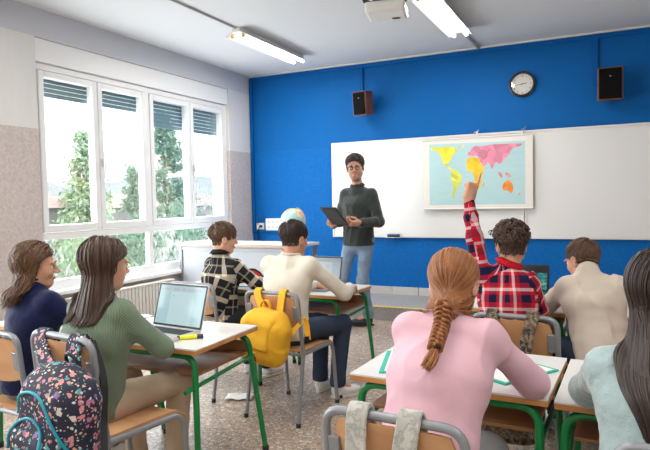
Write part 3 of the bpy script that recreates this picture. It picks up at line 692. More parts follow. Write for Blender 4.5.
def h_braid(mat):
    def fn(root, C, R, s, cv):
        N = 1700; P = scalp_points(N, seed=4, low=-.004); rg = np.random.default_rng(12); nape = V3(.008, -.096, -.088)
        nn = (P - V3(0, -.014, .028)) / V3(.073, .09, .079); nn /= np.linalg.norm(nn, axis=1, keepdims=True)
        Pw = C + (P * s) @ R.T; T_ = C + R @ (nape * s); dd = nape - P; dd[:, 2] += .03; d = dd - nn * (dd * nn).sum(1, keepdims=True)
        L = np.linalg.norm(T_ - Pw, axis=1) * 1.28 + .015; off = (.003 + .006 * rg.random(N)) * s
        def pull(p, t):
            e = T_ - p; e = e / (np.linalg.norm(e, axis=1, keepdims=True) + 1e-6); return e
        pa = simulate(Pw, d @ R.T, L, 18, cv, off, g=.22, pull=pull, stick=lambda q, t: .8)
        sets = [cap_mesh(C, R, s, .006, -.004), strands(pa, rg.uniform(.7, 1.3, N) * .0026 * s, taperf(19, .8, .5), 4)]
        hair_obj(root, sets, mat)
        # braid running down the back
        st = T_ + V3(0, -.005, .0); p = st.copy(); path = [p.copy()]; v = np.array([[.0, -.35, -1.]])
        q = p[None]; Lb = .27
        for i in range(40):
            w = nrm(v[0] * .6 + V3(-.03, 0, -1) * .4); q = q + w * (Lb / 40)
            dd_ = cv.sample(q); g_ = cv.grad(q); 
            if dd_[0] < .026: q = q + (.026 - dd_[0]) * g_
            v = (q - path[-1]); v = v / np.linalg.norm(v); path.append(q[0].copy())
        path = np.array(path); nb = 28; main = path[:nb + 1]; bs = []; t = np.gradient(main, axis=0); t /= np.linalg.norm(t, axis=1, keepdims=True)
        back = V3(.1, -1, 0); side = np.cross(t, back); side /= np.linalg.norm(side, axis=1, keepdims=True); out = np.cross(side, t)
        u = np.linspace(0, 1, nb + 1); fu = np.linspace(0, 1, 150)
        I = lambda A: np.stack([np.interp(fu, u, A[:, k]) for k in range(3)], 1)
        M_, S_, O_ = I(main), I(side), I(out)
        for k in range(3):
            ph = fu * 2 * PI * 3.6 + k * 2 * PI / 3; wv = .0175 * (1 - .25 * fu)
            c = M_ + S_ * (np.sin(ph) * wv)[:, None] + O_ * (np.sin(2 * ph) * .0095)[:, None]
            for f_ in range(14):
                a = f_ * 2.4; rr_ = .0095 * math.sqrt((f_ + .5) / 14) * (1 - .2 * fu); bs.append(c + S_ * (math.cos(a) * rr_)[:, None] + O_ * (math.sin(a) * rr_)[:, None])
        V, F, A = strands(np.array(bs), np.full(len(bs), .0042), np.ones(150), 5)
        tail = []
        for k in range(90):
            a = rg.uniform(0, 6.28); e = rg.uniform(0, 1); b0 = main[-1]; tt = t[-1]; L_ = rg.uniform(.055, .085); w = [b0 + (side[-1] * math.cos(a) + out[-1] * math.sin(a)) * e * (.007 + .012 * math.sin(min(1, x * 1.5) * PI / 2 * 1.2)) + tt * L_ * x + V3(-.012, 0, 0) * x * x for x in np.linspace(0, 1, 10)]
            tail.append(w)
        sets2 = [(V, F, A), strands(np.array(tail), np.full(90, .0028), taperf(10, .9, .15), 4)]
        b = hair_obj(root, sets2, mat, 'braid'); m = MB(); m.tube([main[-1] - t[-1] * .006, main[-1], main[-1] + t[-1] * .006], [.0125, .0135, .0125], 14); m.build('hair_tie', 'blackm', b)
    return fn
# ------------------------------------------------------------------ the room
XL, YB, ZC = -4.5, 6.98, 3.07
def struct(name, mb, m, parent=None, **k):
    o = mb.build(name, m, parent, **k)
    if parent is None: o['kind'] = 'structure'
    return o
struct('floor', MB().span((XL - .3, -3, -.1), (3.1, YB + .1, 0)), 'terrazzo', smooth=False)
d = struct('trim_1', MB().span((XL, 6.10, 0), (3, YB, .148)), 'dais', smooth=False)
struct('trim_2', MB().span((XL, 6.095, .1485), (3, 6.15, .152)), 'stripe', smooth=False)
struct('ceiling', MB().span((XL - .3, -3, ZC), (3.1, YB + .1, ZC + .1)), 'ceiling', smooth=False)
struct('wall_back', MB().span((XL - .3, YB, 0), (3.1, YB + .1, ZC)), 'blue_wall', smooth=False)
struct('wall_right', MB().span((3, -3, 0), (3.1, YB, ZC)), 'plain_wall', smooth=False)
struct('wall_front', MB().span((XL - .3, -3.1, 0), (3.1, -3, ZC)), 'plain_wall', smooth=False)
b = MB(); n = 22
for i in range(n): b.span((XL + 7.5 * i / n, YB - .018, .148), (XL + 7.5 * (i + 1) / n - .006, YB, .245))
struct('baseboard_back', b, 'base_tile', bevel=.003, smooth=False)
struct('trim_3', MB().span((XL, YB - .012, ZC - .022), (3, YB, ZC)), 'cream_plastic', smooth=False)
WIN = [(3.585, 6.47), (-.60, 2.30)]; Z0, Z1 = .56, 2.82
w = MB(); xa, xb = XL - .3, XL
w.span((xa, -3, 0), (xb, YB, Z0)).span((xa, -3, Z1), (xb, YB, ZC)).span((xa, WIN[0][1], Z0), (xb, YB, Z1)).span((xa, WIN[1][1], Z0), (xb, WIN[0][0], Z1)).span((xa, -3, Z0), (xb, WIN[1][0], Z1))
struct('wall_left', w, 'left_wall', smooth=False)
def window(num, y0, y1):
    X = XL - .05; fx = lambda a=0.: (X - .07 - a, X + a)
    def bar(m, ya, yb, za, zb, a=0.): m.span((X - .06 - a, ya, za), (X + a, yb, zb))
    fr = MB(); L = y1 - y0; ym = y0 + 1.385 / 2.885 * L
    bar(fr, y0, y0 + .045, .58, 2.61); bar(fr, y1 - .055, y1, .58, 2.61); bar(fr, y0 + .045, y1 - .055, 2.555, 2.61); bar(fr, y0 + .045, y1 - .055, .58, .665); bar(fr, y0 + .045, y1 - .055, 1.035, 1.10); bar(fr, ym, ym + .06, .665, 1.035); bar(fr, ym - .0, ym + .06, 1.10, 2.555)
    root = fr.build('window_%d' % num, 'window_white', bevel=.005, smooth=False); root['kind'] = 'structure'
    def pane(ya, yb, za, zb): MB().span((X - .014, ya, za), (X - .008, yb, zb)).build('window_pane', 'glass', root, smooth=False)
    ys = [y0 + .045, y0 + .045 + (ym - y0 - .045) / 2, ym, ym + .06, ym + .06 + (y1 - .055 - ym - .06) / 2, y1 - .055]
    for i, (a, c) in enumerate(((ys[0], ys[1]), (ys[1], ys[2]), (ys[3], ys[4]), (ys[4], ys[5]))):
        a += .004; c -= .004; w = .056; s = MB()
        bar(s, a, a + w, 1.105, 2.55, .012); bar(s, c - w, c, 1.105, 2.55, .012); bar(s, a + w, c - w, 1.105, 1.17, .012); bar(s, a + w, c - w, 2.495, 2.55, .012)
        sash = s.build('window_sash', 'window_white', root, bevel=.006, smooth=False); pane(a + w - .004, c - w + .004, 1.166, 2.50)
        if i in (1, 3):
            h = MB(); yy = a + w * .45; h.span((X + .018, yy - .012, 1.72), (X + .028, yy + .012, 1.80)); h.tube([(X + .03, yy, 1.76), (X + .055, yy, 1.76), (X + .055, yy, 1.66)], .008, 8); h.build('window_handle', 'alu', sash)
    pane(y0 + .045, ym, .66, 1.04); pane(ym + .06, y1 - .055, .66, 1.04)
    for (a, c, zb) in ((y0 + .05, ym + .03, 2.38), (ym + .035, y1 - .055, 2.25)):
        sh = MB(); z = 2.60
        while z > zb:
            p = [(0, 0), (.012, .008), (.014, .018), (.010, .032), (0, .0405)]; sh.prism([(-q[0], q[1]) for q in p] + [(.004, .0405), (.004, 0)], (X - .115, a, z - .042), (1, 0, 0), (0, 0, 1), -(c - a)); z -= .043
        sh.build('roller_shutter', 'shutter', root, sharp=30)
    MB().span((X - .14, y0 - .0, 2.615), (XL - .012, y1, Z1 - .002)).build('shutter_box', 'window_white', root, bevel=.006, smooth=False)
    m = MB().span((X - .02, y0 - .01, Z0 - .022), (XL + .06, y1 + .01, Z0 + .018)); m.build('window_sill', 'window_white', root, bevel=.008, smooth=False)
window(1, *WIN[0]); window(2, *WIN[1])  # second window is out of view, added to throw daylight on the students
def radiator(y0, y1, label):
    r = thing('radiator', label, 'radiator', (XL + .09, (y0 + y1) / 2, .12)); L = y1 - y0; b = MB(); n = int(L / .05)
    for i in range(n):
        y = -L / 2 + L * (i + .5) / n; b.box((0, y, .19), (.07, L / n * .8, .36))
    b.build('radiator_fins', 'cream_plastic', r, bevel=.008); MB().box((0, 0, .375), (.085, L, .02)).build('top_grille', 'cream_plastic', r, bevel=.004)
    [MB().cyl((0, y, -.12), (0, y, .02), .012).build('foot', 'cream_plastic', r) for y in (-L / 2 + .1, L / 2 - .1)]
radiator(3.75, 5.15, 'cream ribbed radiator under the big window, left of the teacher counter')
# trunking on the blue wall
def wallbar(label, a, b, m='blue_trim', name='cable_trunking'): o = MB().span(a, b).build(name, m, bevel=.004, smooth=False); tag(o, label, 'trunking'); return o
wallbar('long blue cable trunking running under the ceiling', (XL + .06, YB - .022, 2.995), (3, YB, 3.04))
wallbar('blue upright trunking in the corner by the window wall', (XL + .01, YB - .03, .90), (XL + .055, YB, 3.04))
wallbar('short blue upright trunking above the speaker left of the map', (-2.845, YB - .025, 2.62), (-2.80, YB, 2.994))
wallbar('blue upright trunking beside the speaker right of the clock', (-.17, YB - .025, 2.50), (-.115, YB, 2.994))
wallbar('low blue trunking under the wall sockets', (XL + .056, YB - .03, .915), (-4.02, YB, .95))
o = MB().tube([(-3.33, -2.5, 3.058), (-3.33, 4.94, 3.058)], .010, 8).build('ceiling_conduit', 'conduit_white'); tag(o, 'thin grey conduit running along the ceiling to the left lamp', 'conduit')
# sockets
s = thing('wall_socket', 'white four-way socket plate on the blue wall left of the globe', 'socket', (-4.15, YB - .03, 1.025))
MB().box((0, .012, 0), (.245, .036, .165)).build('socket_plate', 'window_white', s, bevel=.006)
for x in (-.06, .005, .07):
    for z in (-.035, .035): MB().lathe([(.022, 0), (.022, .006), (.017, .006), (.015, .002)], (x - .005, -.006, z), 16, rotx(PI / 2)).build('socket_hole', 'cream_plastic', s)
for x in (-.06, .005, .07):
    for z in (-.035, .035):
        h = MB()
        for q in (-.006, .006): h.cyl((x - .005 + q, -.009, z), (x - .005 + q, -.0135, z), .003, 8)
        h.build('socket_pins', 'black', s)
s = thing('wall_socket', 'small white socket with a black plug in the corner of the blue wall', 'socket', (-4.365, YB - .02, 1.0))
MB().box((0, .006, 0), (.115, .028, .09)).build('socket_plate', 'window_white', s, bevel=.005); MB().box((.02, -.022, 0), (.035, .03, .035)).build('plug', 'black', s, bevel=.005)
MB().tube(bez([(.02, -.04, 0), (.0, -.06, -.04), (-.03, -.03, -.09), (-.01, -.02, -.2), (.04, -.03, -.32)]), .006, 6).build('cord', 'cable', s)
o = MB().tube(bez([(-4.39, YB - .045, 1.02), (-4.37, YB - .05, 1.10), (-4.30, YB - .045, 1.14), (-4.27, YB - .045, 1.09)]), .005, 6).build('socket_cable', 'cable'); tag(o, 'short black cable looping up from the corner socket to the white plate', 'cable')
# whiteboards
def whiteboard(x0, x1, label, lo=.862, hi=2.076):
    r = thing('whiteboard', label, 'whiteboard', ((x0 + x1) / 2, YB - .02, lo), 0, None); L = x1 - x0; H = hi - lo
    MB().box((0, 0, H / 2), (L - .03, .018, H - .03)).build('board_surface', 'whiteboard', r, smooth=False)
    for nm, c, sz in (('frame_rail', (0, -.004, H - .0125), (L, .028, .025)), ('frame_rail', (0, -.004, .0125), (L, .028, .025)), ('frame_stile', (-L / 2 + .0125, -.004, H / 2), (.025, .028, H - .05)), ('frame_stile', (L / 2 - .0125, -.004, H / 2), (.025, .028, H - .05))):
        MB().box(c, sz).build(nm, 'alu_light', r, bevel=.003)
    return r
M['alu_light'] = flat('light_aluminium', (.70, .68, .66), .4, .2)
wb = whiteboard(-3.25, -.870, 'large left whiteboard with the world map hanging over its right end')
MB().box((.84, -.045, .006), (.26, .06, .008)).build('pen_tray', 'alu', wb, bevel=.002)
whiteboard(-.864, 1.55, 'right whiteboard on the blue wall, running out past the map')
MB().box((-.06 + .84, 0, 0), (.01, .01, .01))
er = thing('board_eraser', 'small dark blue board eraser at the foot of the whiteboard beside the teacher', 'eraser', (-2.41, YB - .065, .864 - .0))
MB().box((0, 0, .018), (.15, .045, .022)).build('felt_pad', 'blackm', er, bevel=.003); MB().box((0, 0, .037), (.15, .05, .018)).build('grip', flat('eraser_blue', (.10, .16, .27), .4), er, bevel=.005)
MB().box((0, -.003, .002), (.22, .062, .006)).build('rest', 'alu', er, bevel=.002)
# world map poster
mp = thing('world_map', 'hanging paper world map with coloured continents on the whiteboard', 'map', (-1.39, YB - .075, 1.205)); W_, H_ = 1.24, .825
MB().box((0, 0, H_ / 2), (W_, .004, H_)).build('map_sheet', flat('map_paper', (.74, .70, .66), .8, nz=.05, nscale=9), mp, smooth=False)
g = G('map_sea'); nn_ = g.noise(g.mapg(g.obj(), (2, 1, 14)), 2, 4); MS = g.bsdf(g.mix(nn_, (.36, .56, .59), (.46, .64, .65)), .7)
P2 = lambda u, v: (-W_ / 2 + u * W_, v * H_)
MB().prism([P2(*p) for p in ((.055, .064), (.933, .061), (.933, .912), (.055, .94))][::1], (0, -.0022, 0), (1, 0, 0), (0, 0, 1), .0012).build('sea_print', MS, mp, smooth=False)
POLYS = {
    'north_america': [(0.069, 0.886), (0.105, 0.896), (0.166, 0.884), (0.226, 0.892), (0.297, 0.876), (0.323, 0.833), (0.299, 0.797), (0.277, 0.751), (0.263, 0.704), (0.246, 0.667), (0.226, 0.662), (0.23, 0.626), (0.255, 0.596), (0.281, 0.556), (0.267, 0.548), (0.238, 0.584), (0.21, 0.628), (0.19, 0.677), (0.176, 0.736), (0.158, 0.802), (0.125, 0.849), (0.081, 0.847)],
    'greenland': [(0.327, 0.874), (0.358, 0.909), (0.402, 0.905), (0.378, 0.87), (0.343, 0.85)],
    'south_america': [(0.277, 0.557), (0.307, 0.568), (0.337, 0.525), (0.368, 0.45), (0.356, 0.381), (0.331, 0.325), (0.307, 0.256), (0.293, 0.177), (0.283, 0.14), (0.273, 0.194), (0.287, 0.289), (0.277, 0.385), (0.263, 0.475)],
    'africa': [(0.418, 0.699), (0.438, 0.729), (0.485, 0.72), (0.525, 0.711), (0.539, 0.638), (0.572, 0.568), (0.56, 0.497), (0.549, 0.42), (0.533, 0.311), (0.505, 0.25), (0.485, 0.313), (0.485, 0.438), (0.469, 0.517), (0.432, 0.529), (0.408, 0.593)],
    'eurasia': [(0.428, 0.755), (0.424, 0.793), (0.453, 0.816), (0.459, 0.853), (0.489, 0.882), (0.549, 0.871), (0.63, 0.889), (0.731, 0.887), (0.812, 0.886), (0.913, 0.878), (0.893, 0.843), (0.832, 0.824), (0.796, 0.759), (0.782, 0.705), (0.752, 0.686), (0.735, 0.626), (0.711, 0.612), (0.691, 0.644), (0.671, 0.633), (0.646, 0.548), (0.626, 0.617), (0.602, 0.65), (0.59, 0.604), (0.56, 0.59), (0.539, 0.654), (0.525, 0.723), (0.499, 0.75), (0.469, 0.737)],
    'australia': [(0.735, 0.304), (0.752, 0.364), (0.792, 0.393), (0.822, 0.346), (0.832, 0.27), (0.816, 0.216), (0.782, 0.247), (0.741, 0.258)],
    'indonesia': [(0.691, 0.515), (0.715, 0.501), (0.739, 0.451), (0.731, 0.42), (0.707, 0.458)],
    'new_guinea': [(0.76, 0.499), (0.788, 0.485), (0.816, 0.435), (0.796, 0.424), (0.768, 0.462)],
    'new_zealand': [(0.869, 0.19), (0.893, 0.225), (0.889, 0.201), (0.873, 0.174)],
    'madagascar': [(0.556, 0.317), (0.562, 0.366), (0.574, 0.372), (0.57, 0.316)],
    'japan': [(0.772, 0.724), (0.788, 0.766), (0.796, 0.802), (0.804, 0.759), (0.784, 0.717)],
    'scandinavia': [(0.455, 0.785), (0.469, 0.821), (0.489, 0.832), (0.485, 0.782), (0.465, 0.759)],
}
CC = dict(north_america=(.80, .66, .03), greenland=(.66, .68, .42), south_america=(.66, .68, .08), africa=(.86, .50, .01), eurasia=(.70, .23, .33), australia=(.82, .25, .03), indonesia=(.72, .25, .28), new_guinea=(.74, .25, .26), new_zealand=(.82, .30, .10), madagascar=(.86, .50, .05), japan=(.70, .24, .33), scandinavia=(.70, .25, .36))
for k, p in POLYS.items():
    c = CC[k]; g = G('map_' + k); vo = g.n('TexVoronoi', {'Vector': g.obj(), 'Scale': 14.}); sp = g.n('SeparateColor', {0: vo.outputs['Color']})
    cm = g.bsdf(g.mix(sp.outputs[0], tuple(x * .80 for x in c), tuple(min(1, x * 1.15 + .02) for x in c)), .7)
    q = []; n = len(p); rg_ = random.Random(k)
    for i in range(n):
        a, b_ = P2(*p[i]), P2(*p[(i + 1) % n]); q.append(a); q.append(((a[0] + b_[0]) / 2 + rg_.uniform(-.005, .005), (a[1] + b_[1]) / 2 + rg_.uniform(-.002, .002)))
    o = MB().prism(q, (0, -.0035 if len(p) > 12 or k == 'australia' else -.0045, 0), (1, 0, 0), (0, 0, 1), .0008).build('continent' if k in ('north_america', 'south_america', 'africa', 'eurasia', 'australia') else 'island', cm, mp, smooth=False)
    o['label'] = {'north_america': 'yellow North America', 'south_america': 'yellow-green South America', 'africa': 'orange-yellow Africa', 'eurasia': 'pink Europe and Asia', 'australia': 'orange Australia'}.get(k, 'printed ' + k.replace('_', ' '))
for z in (.004, H_ - .004): MB().cyl((-W_ / 2 - .005, -.002, z), (W_ / 2 + .005, -.002, z), .010, 12).build('rod', 'cream_plastic', mp)
for i, (x, lab) in enumerate(((-1.382, 'silver hook holding the map near its middle'), (-.862, 'dark hook holding the right end of the map'))):
    h = MB().tube(bez([(x, YB - .075, 2.03), (x, YB - .078, 2.085), (x + .018, YB - .055, 2.112), (x + .005, YB - .03, 2.10), (x, YB - .03, 2.075)]), .006, 8); h.tube([(x - .03, YB - .078, 2.085), (x + .02, YB - .078, 2.098)], .005, 6)
    tag(h.build('map_hook', 'alu' if i == 0 else 'grey_metal'), lab, 'hook')
# clock
ck = thing('wall_clock', 'round white-faced wall clock with a dark rim on the blue wall', 'clock', (-.885, YB, 2.593)); RC = rotx(PI / 2)
MB().lathe([(.140, .0), (.144, .02), (.140, .040), (.128, .046), (.116, .040), (.114, .022)], (0, 0, 0), 48, RC).build('rim', flat('clock_rim', (.035, .018, .012), .3), ck, sharp=50)
MB().lathe([(.117, .02), (.117, .026)], (0, 0, 0), 40, RC).build('dial', flat('clock_dial', (.78, .76, .72), .4), ck)
for hname, ang, L, wd in (('hour_hand', 82, .055, .010), ('minute_hand', 262, .085, .007)):
    a = ang * D2R; dr = V3(math.sin(a), 0, math.cos(a)); MB().ribbon([V3(0, -.032, 0) - dr * .015, V3(0, -.032, 0) + dr * L], [wd, wd * .4], .002, np.cross(dr, (0, 1, 0))).build(hname, 'black', ck)
MB().cyl((0, -.027, 0), (0, -.036, 0), .007).build('hub', 'black', ck)
for i in range(12):
    a = (i + 1) * PI / 6; tc = bpy.data.curves.new('n', 'FONT'); tc.body = str(i + 1); tc.size = .036 if i == 11 else .028; tc.align_x = 'CENTER'; tc.align_y = 'CENTER'; tc.extrude = .0006
    to = bpy.data.objects.new('n', tc); me = bpy.data.meshes.new_from_object(to); me.transform(Matrix.Translation((math.sin(a) * .094, -.0272, math.cos(a) * .094)) @ Matrix.Rotation(PI / 2, 4, 'X'))
    me.materials.clear(); me.materials.append(M['black']); o = bpy.data.objects.new('numeral', me); COL.objects.link(o); o.parent = ck; bpy.data.objects.remove(to)
gl_ = MB().lathe([(.114, .040), (.114, .042)], (0, 0, 0), 40, RC).build('cover_glass', 'lens', ck)
# speakers
def speaker(loc, rz, tilt, wd, ht, dp, label):
    r = thing('wall_speaker', label, 'speaker', loc, rz); R = rotx(tilt * D2R)
    MB().box((0, 0, 0), (wd, dp, ht), R).build('cabinet', 'speaker_wood', r, bevel=.006)
    MB().box(R @ V3(0, -dp / 2 - .003, 0), (wd - .026, .012, ht - .026), R).build('front_grille', flat('grille_cloth', (.008, .008, .008), 1., spec=.05, bstr=.3, nscale=300), r, bevel=.004)
    MB().lathe([(.008, 0), (.008, .003)], R @ V3(0, -dp / 2 - .008, ht * .22), 12, rotx(PI / 2)).build('badge', flat('badge', (.2, .25, .4), .3, .5), r)
    b = MB(); b.tube([R @ V3(0, dp / 2, -.02), V3(.0, dp / 2 + .04, -.04), V3(0, YB - loc[1] - .004, -.04)], .012, 8); b.box((0, YB - loc[1] - .006, -.04), (.07, .01, .09)); b.build('wall_bracket', 'blue_trim', r)
speaker((-2.735, 6.79, 2.52), -10, 6, .19, .29, .17, 'brown wooden wall speaker with black grille, nearer the window wall')
speaker((-.0, 6.80, 2.475), 2, 2, .235, .33, .15, 'brown-edged black wall speaker to the right of the clock')
# ceiling lamps
def lamp(x, y, label, L=1.34):
    r = thing('ceiling_lamp', label, 'lamp', (x, y, ZC), 0, 'fluorescent ceiling lamps'); m = MB()
    m.prism([(-.045, -.002), (.045, -.002), (.045, -.035), (.125, -.080), (.120, -.086), (.03, -.045), (0, -.052), (-.03, -.045), (-.120, -.086), (-.125, -.080), (-.045, -.035)][::-1], (0, L / 2, 0), (1, 0, 0), (0, 0, 1), L)
    m.build('lamp_body', 'lamp_body', r, smooth=False)
    for sx in (-1, 1):
        MB().cyl((sx * .062, -L / 2 + .05, -.082), (sx * .062, L / 2 - .05, -.082), .016, 14).build('fluorescent_tube', 'lamp_tube', r)
        for e in (-1, 1): MB().box((sx * .062, e * (L / 2 - .035), -.075), (.03, .03, .045)).build('tube_holder', 'brass' if e < 0 else 'lamp_body', r, bevel=.004)
lamp(-3.33, 5.62, 'left fluorescent twin-tube ceiling lamp, above the plaid-shirted row by the window')
lamp(-1.37, 5.45, 'right fluorescent twin-tube ceiling lamp beside the projector')
o = MB().tube([(-1.37, 6.13, 3.06), (-1.37, 6.97, 3.06)], .018, 8).build('ceiling_conduit', 'conduit_white'); tag(o, 'short grey conduit from the right lamp to the blue wall', 'conduit')
# projector
pj = thing('projector', 'white ceiling projector hanging beside the right lamp', 'projector', (-1.535, 4.33, 2.735), 12)
MB().box((0, 0, .045), (.30, .27, .085)).build('housing', 'cream_plastic', pj, bevel=.022, seg=4)
MB().lathe([(.026, 0), (.026, .012), (.018, .012), (.016, .004)], (.085, .135, .045), 20, rotx(-PI / 2)).build('lens', 'black', pj)
MB().lathe([(.012, -.003), (.012, .0)], (.085, .06, 0), 14).build('screw', 'black', pj); MB().box((.06, .055, -.001), (.05, .022, .004)).build('vent', 'blackm', pj)
MB().box((0, 0, .10), (.20, .17, .018)).build('mount_plate', 'black', pj, bevel=.004); m = MB()
for a in (-1, 1): m.tube([(a * .09, .07, .1), (a * .15, .02, .12), (a * .16, -.1, .10)], .01, 6)
m.build('mount_arm', 'black', pj); MB().cyl((0, 0, .10), (0, 0, .335), .022).build('pole', 'alu', pj)
MB().tube(bez([(-.10, -.08, .09), (-.19, -.06, .14), (-.16, .02, .2), (-.03, .0, .28)]), .008, 6).build('cord', 'navy_plastic', pj)
# teacher counter, globe
ct = thing('teacher_counter', 'long white-topped teacher counter with pale grey front under the window corner', 'counter', (-3.71, 5.62, 0))
MB().box((0, 0, .865), (1.56, .56, .03)).build('worktop', 'laminate', ct, bevel=.003); MB().box((0, -.2815, .865), (1.56, .004, .031)).build('edge_strip', flat('pale_edge', (.55, .45, .38), .5), ct)
MB().box((-.07, -.235, .50), (1.34, .02, .70)).build('modesty_panel', 'grey_panel', ct, bevel=.002)
MB().box((-.07, -.240, .825), (1.38, .03, .035)).build('apron_rail', 'grey_panel', ct, bevel=.003)
for x in (-.74, .74):
    for y in (-.24, .24): MB().box((x, y, .425), (.04, .04, .85)).build('leg', 'grey_metal', ct, bevel=.003)
gb = thing('globe', 'desk globe tilted on a stand, on the teacher counter', 'globe', (-3.15, 5.70, .88)); C0 = V3(0, 0, .245); TR = roty(23 * D2R)
g = G('globe_print'); o_ = g.obj(); nz = g.noise(g.mapg(o_, (1, 1, 1), loc=(2.3, .4, 4.)), 9, 3, .55); vo = g.n('TexVoronoi', {'Vector': o_, 'Scale': 16.}); sp = g.n('SeparateColor', {0: vo.outputs['Color']})
MG = g.bsdf(g.mix(g.math('GREATER_THAN', nz, .53), (.38, .56, .56), g.ramp(sp.outputs[0], [(0, (.72, .28, .25)), (.3, (.72, .60, .28)), (.55, (.40, .50, .25)), (.75, (.78, .50, .40))], 'CONSTANT')), .3)
MB().sphere(C0, .138, 40, 24).build('ball', MG, gb, sharp=None)
MB().tube([C0 + TR @ (V3(math.sin(a), 0, math.cos(a)) * .150) for a in np.linspace(-.05, PI + .05, 28)], .0055, 8).build('meridian_arm', flat('tan_plastic', (.62, .42, .22), .4), gb)
MB().lathe([(.09, 0), (.09, .008), (.03, .022), (.014, .035), (.012, .09)], (.02, 0, 0), 32).build('stand', flat('blue_base', (.01, .05, .30), .4), gb)

# ------------------------------------------------------------------ desks and chairs
def make_desk():
    r = thing('school_desk', 'x', 'desk'); W, D_, Z = .70, .54, .70
    MB().box((0, 0, Z - .003), (W - .001, D_ - .001, .006)).build('tabletop', 'laminate', r, smooth=False)
    MB().box((0, 0, Z - .016), (W, D_, .0195)).build('wood_edge', 'edge_wood', r, bevel=.002)
    for sx in (-1, 1):
        n = arc_corner([(sx * .12, -.235, Z - .042), (sx * .318, -.235, Z - .042), (sx * .328, -.245, .018)], .07, 7)
        MB().tube(n, .0145, 12).build('leg', 'green_metal', r)
        n = arc_corner([(sx * .12, .215, Z - .042), (sx * .318, .215, Z - .042), (sx * .334, .345, .018)], .07, 7)
        MB().tube(n, .0145, 12).build('leg', 'green_metal', r)
    for y in (-.235, .215): MB().cyl((-.125, y, Z - .042), (.125, y, Z - .042), .0145, 12).build('crossbar', 'green_metal', r)
    for sx in (-1, 1):
        MB().cyl((sx * .310, -.30, .512), (sx * .320, .265, .545), .0105, 10).build('side_rail', 'green_metal', r)
        for y, yb in ((-.245, -.245), (.345, .345)): MB().cyl((sx * (.328 if y < 0 else .334), y, 0), (sx * (.328 if y < 0 else .334), y, .03), .017, 12).build('foot_cap', 'rubber', r)
    MB().box((0, .02, .560), (.600, .42, .014)).build('book_shelf', 'shelf_wood', r, bevel=.003)
    MB().box((0, .236, .592), (.600, .012, .064)).build('shelf_back', 'shelf_wood', r, bevel=.003)
    return r
desk0 = make_desk()
def place(root0, used, label, x, y, rz, sc=None):
    o = root0 if not used else copy_tree(root0); used.append(1); o['label'] = label; o.location = (x, y, 0); o.rotation_euler = (0, 0, rz * D2R); return o
ud = []
DESK = 'school desks with green legs'
for lab, x, y, rz in (('green-legged white desk carrying the silver laptop and the yellow highlighter', -2.0, 2.315, 2), ('green-legged desk in front of the girl in the navy sweater', -2.745, 2.36, -2),
                      ('green-legged white desk where the boy in the cream sweater sits', -1.975, 3.86, -2), ('green-legged desk in front of the boy in black and white plaid', -2.70, 3.90, -1),
                      ('green-legged white desk the girl with the braid writes on', -.515, 2.25, -2.5), ('green-legged white desk under the pale blue sleeve at the right', .20, 2.215, -2),
                      ('green-legged desk in front of the boy raising his hand', -.56, 3.74, -1), ('green-legged desk in front of the boy in the oatmeal sweatshirt', .165, 3.72, -1)):
    place(desk0, ud, lab, x, y, rz)['group'] = DESK
def make_chair():
    r = thing('school_chair', 'x', 'chair'); W = .188
    m = MB()
    nx, ny = 10, 8; vs = []
    for j in range(ny + 1):
        for i in range(nx + 1):
            x = (-1 + 2 * i / nx) * .178; y = -.165 + .37 * j / ny; vs.append((x, y, .438 - .010 * (1 - (x / .178) ** 2) - (.03 * max(0, (j / ny - .8) / .2) ** 2)))
    def sheet(vs, th, nrm_):
        q = MB(); k = len(vs); a = [V3(p) for p in vs]; b = [p - V3(nrm_) * th for p in a]; F = []
        for j in range(ny):
            for i in range(nx):
                p0 = j * (nx + 1) + i; F.append((p0, p0 + 1, p0 + nx + 2, p0 + nx + 1)); F.append((k + p0, k + p0 + nx + 1, k + p0 + nx + 2, k + p0 + 1))
        edge = [i for i in range(nx + 1)] + [(j + 1) * (nx + 1) + nx for j in range(ny)] + [ny * (nx + 1) + i for i in range(nx - 1, -1, -1)] + [j * (nx + 1) for j in range(ny - 1, 0, -1)]
        for i, e in enumerate(edge): f = edge[(i + 1) % len(edge)]; F.append((e, k + e, k + f, f))
        return q.add(a + b, F)
    sheet(vs, .011, (0, 0, 1)).build('seat', 'ply', r)
    vs = []
    for j in range(ny + 1):
        for i in range(nx + 1):
            u = -1 + 2 * i / nx; v = j / ny; rr = 1 - .08 * (abs(v - .5) * 2) ** 4; x = u * .168 * rr; vs.append((x, -.222 - .030 * v - .022 * (1 - u * u) + .015, .575 + .20 * v - .012 * (abs(u)) ** 4 * (1 if v > .5 else -1)))
    sheet(vs, .010, (0, -1, 0)).build('backrest', 'ply', r)
    MB().tube(arc_corner([(-W, -.185, .42), (-W - .004, -.218, .60), (-W - .002, -.238, .79), (W + .002, -.238, .79), (W + .004, -.218, .60), (W, -.185, .42)], .055, 7), .0125, 12).build('back_frame', 'grey_metal', r)
    for sx in (-1, 1):
        MB().tube([(sx * W, -.185, .42), (sx * (W + .004), -.265, .012)], .0120, 10).build('leg', 'grey_metal', r)
        MB().tube(arc_corner([(sx * W, -.185, .42), (sx * W, .175, .418), (sx * (W + .006), .215, .012)], .06, 6), .0120, 10).build('leg', 'grey_metal', r)
        MB().box((sx * (W - .022), -.226, .675), (.034, .020, .085), rotx(.12)).build('bracket', 'grey_metal', r, bevel=.004)
        for y in (-.265, .215): MB().cyl((sx * (W + .005), y, 0), (sx * (W + .005), y, .025), .0145, 10).build('foot_cap', 'rubber', r)
    MB().cyl((-W, -.17, .408), (W, -.17, .408), .010, 10).build('stretcher', 'grey_metal', r); MB().cyl((-W, .15, .408), (W, .15, .408), .010, 10).build('stretcher', 'grey_metal', r)
    return r
ch0 = make_chair(); uc = []
CH = {}
